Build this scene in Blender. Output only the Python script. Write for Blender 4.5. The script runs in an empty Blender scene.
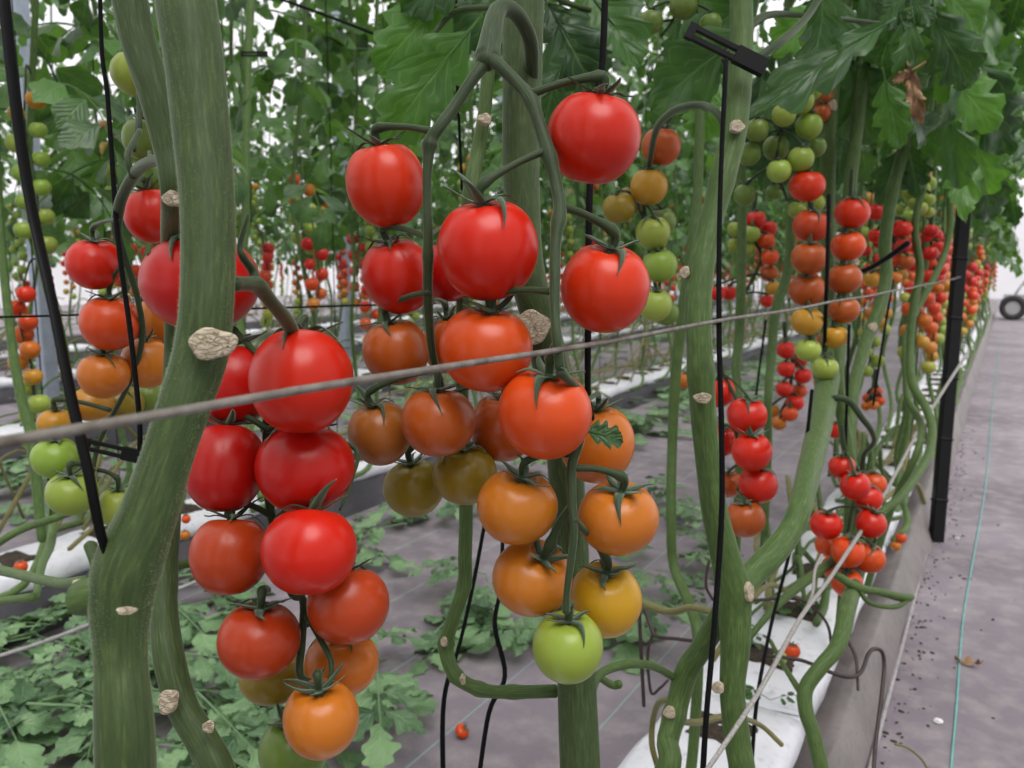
import bpy, math, random
import numpy as np
from mathutils import Vector, Matrix

C = bpy.context.scene.collection
RNG = np.random.RandomState(7)
random.seed(7)
pi = math.pi

# ------------------------------------------------------------------ camera
H = 0.85
YAW, PITCH, FPX = math.radians(30.7), math.radians(8.2), 830.0
CAM = np.array([0.0, 0.0, H])
FH = np.array([-math.sin(YAW), math.cos(YAW), 0.0])
RT = np.array([math.cos(YAW), math.sin(YAW), 0.0])
FW = FH * math.cos(PITCH) + np.array([0, 0, -math.sin(PITCH)])
UP = FH * math.sin(PITCH) + np.array([0, 0, math.cos(PITCH)])

def ray(px, py):
    return FW + RT * (px - 512) / FPX + UP * (384 - py) / FPX
def at(px, py, d):
    return CAM + ray(px, py) * d
def gp(px, py, z=0.0):
    r = ray(px, py)
    return CAM + r * ((z - H) / r[2])

cam_d = bpy.data.cameras.new('camera'); cam = bpy.data.objects.new('camera', cam_d); C.objects.link(cam)
cam.location = CAM; cam.rotation_euler = (pi / 2 - PITCH, 0, YAW)
cam_d.sensor_width = 36; cam_d.lens = FPX / 1024 * 36
cam_d.clip_start = 0.01; cam_d.clip_end = 200
cam_d.dof.use_dof = True; cam_d.dof.focus_distance = 0.52; cam_d.dof.aperture_fstop = 14.0
sc = bpy.context.scene
sc.camera = cam
sc.view_settings.view_transform = 'Standard'
sc.view_settings.look = 'None'
sc.view_settings.gamma = 1
sc.view_settings.use_curve_mapping = False
sc.view_settings.exposure = 0.0
sc.cycles.use_denoising = True
sc.cycles.max_bounces = 8
sc.cycles.transparent_max_bounces = 4

# ------------------------------------------------------------------ materials
def lin(r, g, b):
    f = lambda c: (c / 255 / 12.92) if c / 255 <= .04045 else ((c / 255 + .055) / 1.055) ** 2.4
    return (f(r), f(g), f(b), 1)

class NT:
    def __init__(s, name):
        s.m = bpy.data.materials.new(name); s.m.use_nodes = True
        s.t = s.m.node_tree; s.t.nodes.clear()
        s.out = s.t.nodes.new('ShaderNodeOutputMaterial')
    def n(s, typ, **kw):
        o = s.t.nodes.new('ShaderNode' + typ)
        for k, v in kw.items():
            if k.startswith('i_'):
                key = k[2:].replace('_', ' ')
                o.inputs[int(key) if key.isdigit() else key].default_value = v
            else: setattr(o, k, v)
        return o
    def l(s, a, b): s.t.links.new(a, b)
    def mix(s, fac, a, b, mode='MIX'):
        o = s.t.nodes.new('ShaderNodeMix'); o.data_type = 'RGBA'; o.blend_type = mode
        for idx, v in ((0, fac), (6, a), (7, b)):
            if isinstance(v, bpy.types.NodeSocket): s.l(v, o.inputs[idx])
            else: o.inputs[idx].default_value = v
        return o.outputs[2]
    def math(s, op, a, b=0.0, clamp=False):
        o = s.t.nodes.new('ShaderNodeMath'); o.operation = op; o.use_clamp = clamp
        for idx, v in ((0, a), (1, b)):
            if isinstance(v, bpy.types.NodeSocket): s.l(v, o.inputs[idx])
            else: o.inputs[idx].default_value = v
        return o.outputs[0]
    def ramp(s, fac, stops):
        o = s.t.nodes.new('ShaderNodeValToRGB')
        e = o.color_ramp.elements
        while len(e) < len(stops): e.new(0.5)
        for k, (p, c) in enumerate(stops): e[k].position = p; e[k].color = c
        s.l(fac, o.inputs[0]); return o.outputs[0]
    def noise(s, scale, detail=3, vec=None, rough=.5):
        o = s.t.nodes.new('ShaderNodeTexNoise'); o.inputs['Scale'].default_value = scale
        o.inputs['Detail'].default_value = detail; o.inputs['Roughness'].default_value = rough
        if vec is not None: s.l(vec, o.inputs['Vector'])
        return o.outputs[0]
    def bump(s, h, strength, dist=.001):
        o = s.t.nodes.new('ShaderNodeBump'); o.inputs['Strength'].default_value = strength
        o.inputs['Distance'].default_value = dist; s.l(h, o.inputs['Height']); return o.outputs[0]
    def pr(s, color, rough=.5, **kw):
        b = s.t.nodes.new('ShaderNodeBsdfPrincipled')
        if isinstance(color, bpy.types.NodeSocket): s.l(color, b.inputs['Base Color'])
        else: b.inputs['Base Color'].default_value = color
        b.inputs['Roughness'].default_value = rough
        for k, v in kw.items():
            key = k.replace('_', ' ')
            if isinstance(v, bpy.types.NodeSocket): s.l(v, b.inputs[key])
            else: b.inputs[key].default_value = v
        return b.outputs[0]
    def done(s, sh): s.l(sh, s.out.inputs[0]); return s.m

def m_plain(name, col, rough=.5, nscale=40, amt=.25, bump=.0, **kw):
    t = NT(name); co = t.n('TexCoord').outputs['Object']
    nz = t.noise(nscale, 4, co)
    dark = tuple(c * (1 - amt) for c in col[:3]) + (1,)
    lite = tuple(min(1, c * (1 + amt)) for c in col[:3]) + (1,)
    c = t.ramp(nz, [(.3, dark), (.7, lite)])
    if bump: kw['Normal'] = t.bump(nz, bump)
    return t.done(t.pr(c, rough, **kw))

def m_tomato(attr=False):
    t = NT('tomato_skin_far' if attr else 'tomato_skin')
    if attr:
        col = t.n('Attribute', attribute_name='col').outputs['Color']
    else:
        col = t.n('ObjectInfo').outputs['Color']
    co = t.n('TexCoord').outputs['Object']
    mp = t.n('Mapping'); mp.inputs['Scale'].default_value = (60, 60, 12); t.l(co, mp.inputs[0])
    nz = t.noise(1.0, 3, mp.outputs[0])
    nz2 = t.noise(35, 2, co)
    warm = t.mix(1.0, col, (1.10, 1.28, .95, 1), 'MULTIPLY')
    c = t.mix(t.math('MULTIPLY', nz, .55, True), col, warm)
    c = t.mix(t.math('MULTIPLY', nz2, .30, True), c, t.mix(1.0, col, (.80, .70, .8, 1), 'MULTIPLY'))
    sp = t.noise(420, 1, co)
    c = t.mix(t.ramp(sp, [(.70, (0, 0, 0, 1)), (.78, (.25, .25, .25, 1))]), c, t.mix(1.0, col, (1.3, 1.6, 1.4, 1), 'MULTIPLY'))
    bmp = t.bump(t.noise(90, 3, co), .04, .002)
    if attr: return t.done(t.pr(c, .30))
    return t.done(t.pr(c, .30, Subsurface_Weight=.06, Subsurface_Scale=.004, Subsurface_Radius=(1, .25, .1), Specular_IOR_Level=.36, Coat_Weight=.05, Coat_Roughness=.2, Normal=bmp))

def m_stem(name, c0, c1, c2, sheen=.35):
    t = NT(name); a = t.n('Attribute', attribute_name='vuv').outputs['Vector']
    mp = t.n('Mapping'); mp.inputs['Scale'].default_value = (9, 2.6, 1); t.l(a, mp.inputs[0])
    st = t.noise(2.5, 4, mp.outputs[0], .6)
    co = t.n('TexCoord').outputs['Object']
    nz = t.noise(26, 3, co); fine = t.noise(900, 2, co)
    c = t.ramp(st, [(.30, c0), (.55, c1), (.75, c2)])
    c = t.mix(t.math('MULTIPLY', nz, .5, True), c, t.mix(1.0, c, (.72, .80, .66, 1), 'MULTIPLY'))
    h = t.math('ADD', t.math('MULTIPLY', st, .6), t.math('MULTIPLY', fine, .25))
    return t.done(t.pr(c, .55, Sheen_Weight=sheen, Sheen_Roughness=.35, Sheen_Tint=(.85, 1, .75, 1), Normal=t.bump(h, .3, .0012), Specular_IOR_Level=.3))

def m_leaf(name, c_dark, c_light, c_vein, trans=.35):
    t = NT(name); a = t.n('Attribute', attribute_name='vuv').outputs['Vector']
    sx = t.n('SeparateXYZ'); t.l(a, sx.inputs[0]); u, v, w = sx.outputs
    av = t.math('ABSOLUTE', v)
    mid = t.math('SUBTRACT', 1.0, t.math('MULTIPLY', av, 14), True)
    ph = t.math('SUBTRACT', t.math('MULTIPLY', u, 6.5), t.math('MULTIPLY', av, 1.8))
    fr = t.math('ABSOLUTE', t.math('SUBTRACT', t.math('FRACT', ph), .5))
    side = t.math('SUBTRACT', 1.0, t.math('MULTIPLY', fr, 11), True)
    vein = t.math('MAXIMUM', mid, t.math('MULTIPLY', side, .7))
    co = t.n('TexCoord').outputs['Object']
    nz = t.noise(30, 3, co)
    f = t.math('ADD', t.math('MULTIPLY', nz, .7), t.math('MULTIPLY', w, .55), True)
    c = t.ramp(f, [(.25, c_dark), (.85, c_light)])
    c = t.mix(t.math('MULTIPLY', vein, .45), c, c_vein)
    hh = t.math('SUBTRACT', t.math('MULTIPLY', fr, 1.4), t.math('MULTIPLY', mid, .6))
    nrm = t.bump(hh, .5, .002)
    p = t.pr(c, .36, Normal=nrm, Specular_IOR_Level=.5, Sheen_Weight=.15, Sheen_Tint=(.8, 1, .9, 1))
    tr = t.n('BsdfTranslucent'); t.l(t.mix(1.0, c, (1.7, 1.7, .55, 1), 'MULTIPLY'), tr.inputs[0])
    ms = t.n('MixShader'); ms.inputs[0].default_value = trans
    t.l(p, ms.inputs[1]); t.l(tr.outputs[0], ms.inputs[2])
    return t.done(ms.outputs[0])

M = {}
M['tomato'] = m_tomato(); M['tomato_far'] = m_tomato(True)
M['stem'] = m_stem('thick_stem', lin(50, 64, 35), lin(64, 80, 44), lin(86, 102, 60), .2)
M['stem_lt'] = m_stem('light_stem', lin(60, 80, 40), lin(76, 98, 50), lin(102, 122, 70), .12)
M['stem_far'] = m_stem('far_stem', lin(62, 86, 44), lin(86, 110, 60), lin(118, 138, 84), .1)
M['truss'] = m_stem('truss_green', lin(38, 50, 30), lin(52, 66, 40), lin(76, 90, 56), .3)
M['brown_truss'] = m_stem('dried_truss', lin(96, 92, 52), lin(122, 116, 72), lin(140, 130, 92), .2)
M['calyx'] = m_plain('calyx_green', lin(40, 62, 34), .6, 120, .35, .3, Sheen_Weight=.4, Sheen_Tint=(.85, 1, .8, 1))
M['leaf'] = m_leaf('tomato_leaf', lin(28, 60, 28), lin(66, 106, 48), lin(104, 140, 84), .34)
M['leaf_bright'] = m_leaf('young_tomato_leaf', lin(48, 92, 32), lin(88, 136, 54), lin(124, 165, 90), .40)
M['leaf_far'] = m_leaf('row_leaf', lin(20, 50, 24), lin(84, 124, 62), lin(118, 148, 92), .36)
M['leaf_floor'] = m_leaf('cut_leaf', lin(48, 86, 52), lin(126, 160, 112), lin(156, 180, 138), .15)
M['leaf_dry'] = m_plain('dried_leaf_brown', lin(150, 118, 88), .8, 70, .45, .5)
M['black'] = m_plain('black_plastic', lin(10, 9, 12), .45, 60, .3, .1, Specular_IOR_Level=.18)
M['string'] = m_plain('black_string', lin(13, 12, 15), .8, 300, .4, .3, Specular_IOR_Level=.15)
M['brown_hose'] = m_plain('dark_brown_hose', lin(52, 38, 38), .5, 100, .3)
M['twine'] = m_plain('grey_twine', lin(150, 146, 144), .8, 500, .35, .4)
M['steel'] = m_plain('pale_galvanised_steel', lin(150, 158, 172), .45, 18, .12, Metallic=.3)
M['cyan'] = m_plain('cyan_twine', lin(110, 168, 165), .7, 30, .2)
M['grey_pipe'] = m_plain('grey_pipe', lin(150, 145, 148), .5, 60, .2)
M['soil'] = m_plain('potting_soil', lin(58, 48, 38), .95, 160, .6, 1.0)
M['white_wall'] = m_plain('pale_film_wall', lin(235, 235, 238), .6, .6, .05)
M['tyre'] = m_plain('tyre_rubber', lin(48, 46, 48), .7, 40, .2)
M['rim'] = m_plain('wheel_rim', lin(170, 168, 170), .4, 40, .1)
M['paper'] = m_plain('white_scrap', lin(225, 222, 222), .7, 90, .1)

def m_wire():
    t = NT('rusty_grey_wire'); co = t.n('TexCoord').outputs['Object']
    n1 = t.noise(90, 4, co); n2 = t.noise(500, 3, co)
    c = t.ramp(n1, [(.3, lin(84, 76, 68)), (.5, lin(122, 116, 110)), (.72, lin(150, 146, 142))])
    c = t.mix(t.math('MULTIPLY', n2, .5), c, lin(96, 84, 74))
    return t.done(t.pr(c, .5, Metallic=.25, Normal=t.bump(n2, .4, .0006)))
M['wire'] = m_wire()

def m_scar():
    t = NT('dried_cut_scar'); co = t.n('TexCoord').outputs['Object']
    nz = t.noise(300, 4, co, .65)
    v = t.n('TexVoronoi', feature='DISTANCE_TO_EDGE'); v.inputs['Scale'].default_value = 330
    mx = t.n('Mapping'); mx.inputs['Scale'].default_value = (.45, .45, 1.6); t.l(co, mx.inputs[0])
    ad = t.n('VectorMath', operation='ADD'); t.l(mx.outputs[0], ad.inputs[0])
    nn = t.n('TexNoise'); nn.inputs['Scale'].default_value = 160; t.l(co, nn.inputs['Vector'])
    sc_ = t.n('VectorMath', operation='SCALE'); t.l(nn.outputs['Color'], sc_.inputs[0]); sc_.inputs['Scale'].default_value = .006
    t.l(sc_.outputs[0], ad.inputs[1]); t.l(ad.outputs[0], v.inputs['Vector'])
    crack = t.ramp(v.outputs['Distance'], [(.02, (1, 1, 1, 1)), (.12, (0, 0, 0, 1))])
    c = t.ramp(nz, [(.3, lin(176, 158, 132)), (.7, lin(216, 204, 184))])
    c = t.mix(t.math('MULTIPLY', crack, .42), c, lin(120, 94, 70))
    h = t.math('SUBTRACT', t.math('MULTIPLY', nz, .8), t.math('MULTIPLY', crack, .8))
    return t.done(t.pr(c, .8, Normal=t.bump(h, .8, .0012)))
M['scar'] = m_scar()

def m_floor():
    t = NT('woven_ground_cover'); co = t.n('TexCoord').outputs['Object']
    n1 = t.noise(1.6, 5, co); n2 = t.noise(14, 5, co, .6); n3 = t.noise(120, 3, co)
    c = t.ramp(n1, [(.3, lin(106, 97, 106)), (.7, lin(148, 138, 148))])
    c = t.mix(t.math('MULTIPLY', t.ramp(n2, [(.45, (0, 0, 0, 1)), (.75, (1, 1, 1, 1))]), .6), c, lin(176, 166, 166))
    c = t.mix(t.math('MULTIPLY', t.ramp(n3, [(.60, (0, 0, 0, 1)), (.8, (1, 1, 1, 1))]), .4), c, lin(90, 80, 78))
    # faint cyan tracer threads woven lengthways into the cover between the rows
    sx = t.n('SeparateXYZ'); t.l(co, sx.inputs[0]); X, Y, Z = sx.outputs
    wob = t.math('MULTIPLY', t.noise(2.0, 2, co), .012)
    ph = t.math('FRACT', t.math('DIVIDE', t.math('ADD', t.math('ADD', X, .585 + 24 * .235), wob), .235))
    line = t.math('LESS_THAN', ph, .016)
    aisle = t.math('LESS_THAN', X, -.5)
    msk = t.math('MULTIPLY', t.math('MULTIPLY', line, aisle), .5)
    c = t.mix(msk, c, lin(150, 190, 190))
    # weave
    wx = t.n('TexWave', wave_type='BANDS', bands_direction='X'); wx.inputs['Scale'].default_value = 150; t.l(co, wx.inputs['Vector'])
    wy = t.n('TexWave', wave_type='BANDS', bands_direction='Y'); wy.inputs['Scale'].default_value = 150; t.l(co, wy.inputs['Vector'])
    h = t.math('ADD', t.math('MULTIPLY', t.math('ADD', wx.outputs[1], wy.outputs[1]), .15), t.math('MULTIPLY', n2, .8))
    return t.done(t.pr(c, .62, Normal=t.bump(h, .5, .004)))
M['floor'] = m_floor()

def m_film(name, c0, c1, rough=.5):
    t = NT(name); co = t.n('TexCoord').outputs['Object']
    n1 = t.noise(7, 5, co, .6); n2 = t.noise(60, 4, co)
    c = t.ramp(n1, [(.3, c0), (.7, c1)])
    c = t.mix(t.math('MULTIPLY', t.ramp(n2, [(.55, (0, 0, 0, 1)), (.8, (1, 1, 1, 1))]), .5), c, tuple(x * .45 for x in c0[:3]) + (1,))
    return t.done(t.pr(c, rough, Normal=t.bump(n1, .5, .01)))
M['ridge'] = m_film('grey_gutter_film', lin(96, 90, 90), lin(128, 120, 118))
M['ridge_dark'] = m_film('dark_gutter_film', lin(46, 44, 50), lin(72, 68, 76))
M['slab'] = m_film('white_slab_film', lin(214, 214, 224), lin(240, 240, 246), .4)

# ------------------------------------------------------------------ mesh helpers
class MB:
    def __init__(s): s.v = []; s.f = []; s.a = []; s.n = 0
    def add(s, v, f, a=None):
        v = np.asarray(v, float).reshape(-1, 3)
        s.v.append(v); s.a.append(np.zeros_like(v) if a is None else np.asarray(a, float).reshape(-1, 3))
        for q in f: s.f.append(tuple(int(i) + s.n for i in q))
        s.n += len(v); return s
    def mesh(s, name, mat, origin=(0, 0, 0), smooth=True, attr='vuv'):
        me = bpy.data.meshes.new(name)
        V = np.concatenate(s.v) - np.asarray(origin)
        me.from_pydata(V.tolist(), [], s.f)
        A = np.concatenate(s.a).astype(np.float32)
        if attr == 'vuv':
            at_ = me.attributes.new('vuv', 'FLOAT_VECTOR', 'POINT'); at_.data.foreach_set('vector', A.ravel())
        else:
            at_ = me.attributes.new('col', 'FLOAT_COLOR', 'POINT')
            at_.data.foreach_set('color', np.c_[A, np.ones(len(A))].astype(np.float32).ravel())
        if smooth: me.polygons.foreach_set('use_smooth', np.ones(len(me.polygons), bool))
        me.materials.append(mat); me.update(); return me
    def build(s, name, mat, parent=None, smooth=True):
        """one mesh object; vertices given in world space"""
        org = np.zeros(3)
        if parent is not None:
            p = parent
            while p is not None: org = org + np.array(p.location); p = p.parent
            me = s.mesh(name, mat, org, smooth); o = bpy.data.objects.new(name, me); o.parent = parent
        else:
            V = np.concatenate(s.v); org = np.array([V[:, 0].mean(), V[:, 1].mean(), V[:, 2].min()])
            me = s.mesh(name, mat, org, smooth); o = bpy.data.objects.new(name, me); o.location = org
        C.objects.link(o); return o

def tag(o, label, cat=None, group=None, kind=None):
    if label: o['label'] = label
    if cat: o['category'] = cat
    if group: o['group'] = group
    if kind: o['kind'] = kind
    return o
def empty(name, loc):
    o = bpy.data.objects.new(name, None); o.location = loc; o.empty_display_size = .05; C.objects.link(o); return o

def crom(P, seg=6):
    P = np.asarray(P, float)
    if len(P) < 3: seg = max(seg, 2)
    Q = np.vstack([2 * P[0] - P[1], P, 2 * P[-1] - P[-2]]); out = []
    for i in range(1, len(Q) - 2):
        p0, p1, p2, p3 = Q[i - 1:i + 3]
        for k in range(seg):
            t = k / seg
            out.append(.5 * ((2 * p1) + (-p0 + p2) * t + (2 * p0 - 5 * p1 + 4 * p2 - p3) * t * t + (-p0 + 3 * p1 - 3 * p2 + p3) * t ** 3))
    out.append(Q[-2]); return np.array(out)

def tube(mb, P, R, n=10, seg=6, rough=0.03, flat=1.0, nodes=(), cap=True, smooth_path=True):
    """P points, R radii; nodes = [(index fraction, extra radius factor)]"""
    P = np.asarray(P, float); R = np.broadcast_to(np.asarray(R, float), (len(P),))
    X = crom(np.c_[P, R], seg) if smooth_path and len(P) > 1 else np.c_[P, R]
    P, R = X[:, :3], X[:, 3].copy(); k = len(P)
    s = np.linspace(0, 1, k)
    for (c, amp, wd) in nodes: R *= 1 + amp * np.exp(-((s - c) / wd) ** 2)
    T = np.gradient(P, axis=0); T /= np.linalg.norm(T, axis=1)[:, None] + 1e-12
    nr = np.cross(T[0], [0.3, 0.2, 1.0]);
    if np.linalg.norm(nr) < .1: nr = np.cross(T[0], [1, 0, 0])
    nr /= np.linalg.norm(nr); N = [nr]
    for i in range(1, k):
        v = N[-1] - T[i] * np.dot(N[-1], T[i]); N.append(v / (np.linalg.norm(v) + 1e-12))
    N = np.array(N); B = np.cross(T, N)
    L = np.r_[0, np.cumsum(np.linalg.norm(np.diff(P, axis=0), axis=1))]
    if cap:
        e0, e1 = P[0] - T[0] * R[0] * .5, P[-1] + T[-1] * R[-1] * .5
        P = np.vstack([e0, P, e1]); N = np.vstack([N[0], N, N[-1]]); B = np.vstack([B[0], B, B[-1]])
        R = np.r_[R[0] * .55, R, R[-1] * .55]; L = np.r_[0, L, L[-1]]; k += 2
    an = np.linspace(0, 2 * pi, n, endpoint=False)
    ca, sa = np.cos(an), np.sin(an)
    ph = RNG.rand(4) * 6
    rr = R[:, None] * np.ones((1, n))
    if rough:
        rr *= 1 + rough * (np.sin(an[None] * 3 + L[:, None] * 22 + ph[0]) * .5 + np.sin(an[None] * 5 + L[:, None] * 9 + ph[1]) * .4 + np.sin(L[:, None] * 70 + ph[2] + 2 * np.sin(an + ph[3])) * .35)
    V = P[:, None] + rr[..., None] * (N[:, None] * ca[None, :, None] + B[:, None] * (sa * flat)[None, :, None])
    A = np.zeros((k, n, 3)); A[..., 0] = (an / (2 * pi) * 2)[None].repeat(k, 0); A[..., 0] = np.abs(A[..., 0] - 1); A[..., 1] = L[:, None] * 10
    A[..., 2] = ph[0]
    F = []
    for i in range(k - 1):
        for j in range(n):
            j2 = (j + 1) % n
            F.append((i * n + j, i * n + j2, (i + 1) * n + j2, (i + 1) * n + j))
    F.append(tuple(range(n))[::-1]); F.append(tuple((k - 1) * n + j for j in range(n)))
    mb.add(V, F, A); return mb

def ptube(mb, pts, d=None, n=10, seg=6, **kw):
    """pts: (px, py, width_px[, depth])"""
    P = [at(p[0], p[1], p[3] if len(p) > 3 else d) for p in pts]
    R = [p[2] * .5 * (p[3] if len(p) > 3 else d) / FPX for p in pts]
    return tube(mb, P, R, n, seg, **kw)

def box(mb, c, dx, dy, dz, sx, sy, sz, bev=.12):
    """box with chamfered long edges; dx,dy,dz unit axes; half sizes"""
    c = np.asarray(c); dx, dy, dz = map(np.asarray, (dx, dy, dz)); b = bev * min(sy, sz)
    prof = [(-sy + b, -sz), (sy - b, -sz), (sy, -sz + b), (sy, sz - b), (sy - b, sz), (-sy + b, sz), (-sy, sz - b), (-sy, -sz + b)]
    V = []; ex = [(-sx, .9), (-sx + b, 1), (sx - b, 1), (sx, .9)]
    for x, k in ex:
        for y, z in prof: V.append(c + dx * x + dy * y * k + dz * z * k)
    F = []
    for i in range(3):
        for j in range(8): F.append((i * 8 + j, i * 8 + (j + 1) % 8, (i + 1) * 8 + (j + 1) % 8, (i + 1) * 8 + j))
    F += [tuple(range(7, -1, -1)), tuple(24 + j for j in range(8))]
    mb.add(V, F); return mb

# ------------------------------------------------------------------ tomato meshes
def tomato_geo(seed, nu=40, nv=24, dimple=.17, lobes=.03):
    r = np.random.RandomState(seed); p = r.rand(6) * 6.28; nl = r.randint(4, 7)
    th = np.linspace(0, pi, nv + 1)[:, None]; ph = np.linspace(0, 2 * pi, nu, endpoint=False)[None]
    rad = np.sin(th) ** .93 * (1 + .02 * np.sin(2 * ph + p[0]))
    top = np.exp(-(th / .75) ** 2)
    rad = rad * (1 + lobes * top * np.sin(nl * ph + p[1]) + .008 * np.sin(3 * ph + p[2]))
    rad = rad * (1 + .035 * np.cos(th))                       # slightly wider shoulders
    z = np.cos(th) - dimple * np.exp(-(th / .33) ** 2) * (1 + .15 * np.sin(nl * ph + p[1])) + .035 * np.exp(-((pi - th) / .25) ** 2)
    z = z + lobes * .6 * top * np.sin(nl * ph + p[1]) * np.sin(th)
    V = np.stack([rad * np.cos(ph), rad * np.sin(ph), z * np.ones_like(ph)], -1)
    F = []
    for i in range(nv):
        for j in range(nu):
            j2 = (j + 1) % nu
            if i == 0: F.append((j, (nu) + j, (nu) + j2)) if False else F.append((i * nu + j, (i + 1) * nu + j, (i + 1) * nu + j2, i * nu + j2))
            else: F.append((i * nu + j, (i + 1) * nu + j, (i + 1) * nu + j2, i * nu + j2))
    V = V.reshape(-1, 3)
    # merge poles into single vertices
    keep = list(range(nu, nv * nu)); V2 = [V[:nu].mean(0)] + [V[i] for i in keep] + [V[nv * nu:].mean(0)]
    def mp(i): return 0 if i < nu else (len(V2) - 1 if i >= nv * nu else i - nu + 1)
    F2 = []
    for f in F:
        g = []
        for i in f:
            m = mp(i)
            if m not in g: g.append(m)
        if len(g) > 2: F2.append(tuple(g))
    return np.array(V2), F2
T_HI = [tomato_geo(i, 48, 28, .16 + .03 * (i % 3), .012 + .016 * (i % 3)) for i in range(7)]
T_MID = [tomato_geo(20 + i, 20, 12, .15, .03) for i in range(3)]
T_LO = tomato_geo(40, 8, 6, .06, 0)

def calyx_geo(seed, n=None, length=.85, mid=False):
    """unit radius fruit; origin at fruit centre, top dimple at z~.84"""
    r = np.random.RandomState(seed); mb = MB(); n = n or r.randint(5, 7)
    for k in range(n):
        a = 2 * pi * k / n + r.uniform(-.2, .2); L = length * r.uniform(.75, 1.15); lift = r.choice([r.uniform(-.05, .3), r.uniform(.4, 1.0)]); curl = r.uniform(-.5, .5)
        m = 4 if mid else 9; s = np.linspace(0, 1, m)
        rad = .05 + L * s * (1 - .25 * lift * s)
        zb = np.sqrt(np.clip(1 - np.clip(rad, 0, .98) ** 2, 0, 1)) * 1.0
        z0 = .82 + .10 * np.clip(rad / .35, 0, 1)
        zsurf = np.where(rad < .38, z0, np.minimum(z0, zb + .03)) + .05
        z = np.where(lift > .2, .86 + L * (lift * s ** 1.3) - .25 * (s ** 3) * lift, zsurf + lift * s * .5 * L)
        z = np.maximum(z, zsurf)
        az = a + curl * s ** 2
        w = .17 * (1 - s) ** .8 * (.6 + 1.2 * s * (1 - s)) + .008
        c = np.stack([rad * np.cos(az), rad * np.sin(az), z], -1)
        side = np.stack([-np.sin(az), np.cos(az), 0 * az], -1)
        upv = np.array([0, 0, 1.])
        rows = [c - side * w[:, None] + upv * .035, c, c + side * w[:, None] + upv * .035, c + upv * .03]
        V = np.stack(rows, 1); F = []
        for i in range(m - 1):
            for j in range(4):
                j2 = (j + 1) % 4; F.append((i * 4 + j, (i + 1) * 4 + j, (i + 1) * 4 + j2, i * 4 + j2))
        mb.add(V, F)
    tube(mb, [(0, 0, .80), (0, 0, .90), (.01, 0, 1.0)], [.17, .13, .085], 8, 2)
    return mb
calyx_meshes = {}
def calyx_me(seed, mid):
    k = (seed, mid)
    if k not in calyx_meshes: calyx_meshes[k] = calyx_geo(seed + 100, None, .85 if not mid else .8, mid).mesh('calyx', M['calyx'])
    return calyx_meshes[k]
tom_meshes = {}
def tom_me(kind, i):
    k = (kind, i)
    if k not in tom_meshes:
        V, F = {'hi': T_HI, 'mid': T_MID}[kind][i] if kind != 'lo' else T_LO
        tom_meshes[k] = MB().add(V, F).mesh('tomato', M['tomato'])
    return tom_meshes[k]

COL = dict(scarlet=lin(203, 47, 15), rust=lin(178, 58, 22), red=lin(198, 32, 13), deep=lin(178, 20, 14), orred=lin(202, 70, 20), orange=lin(192, 106, 30), dorange=lin(170, 76, 24), brown=lin(150, 84, 32),
           olive=lin(134, 116, 32), yellow=lin(194, 146, 30), green=lin(138, 156, 62), lime=lin(150, 166, 74), dgreen=lin(104, 124, 54), ochre=lin(184, 132, 38))
WORD = dict(scarlet='scarlet', rust='rusty red', red='red', deep='deep red', orred='orange-red', orange='orange', dorange='russet', brown='brown-orange', olive='olive green', yellow='yellow', green='green',
            lime='pale green', dgreen='dull green', ochre='ochre')
N_IND = [0]
tom_count = [0]
def tomato(c, rx, rz, col, label, group=None, ab=(0, .15), kind='hi', cal=True, name='tomato', seed=None):
    i = tom_count[0]; tom_count[0] += 1; N_IND[0] += 1
    nvar = {'hi': 7, 'mid': 3, 'lo': 1}[kind]
    o = bpy.data.objects.new(name, tom_me(kind, (seed if seed is not None else i) % nvar))
    ax = np.array([0, 0, 1.]) + RT * ab[0] - FH * ab[1]; ax /= np.linalg.norm(ax)
    q = Vector(ax).to_track_quat('Z', 'Y'); spin = (i * 2.399) % 6.28
    mt = q.to_matrix().to_4x4() @ Matrix.Rotation(spin, 4, 'Z')
    o.matrix_world = Matrix.Translation(Vector(c)) @ mt @ Matrix.Diagonal((rx, rx, rz, 1))
    cc = COL[col] if isinstance(col, str) else col
    j = np.random.RandomState(i + 5).uniform(.92, 1.08, 3)
    o.color = (cc[0] * j[0], cc[1] * j[1], cc[2], 1)
    C.objects.link(o); tag(o, label, 'tomato', group)
    if cal:
        k = bpy.data.objects.new('calyx', calyx_me(i % 8 if kind == 'hi' else i % 3, kind != 'hi')); k.parent = o; C.objects.link(k)
    return np.array(c) + ax * rz * .86, ax

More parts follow.
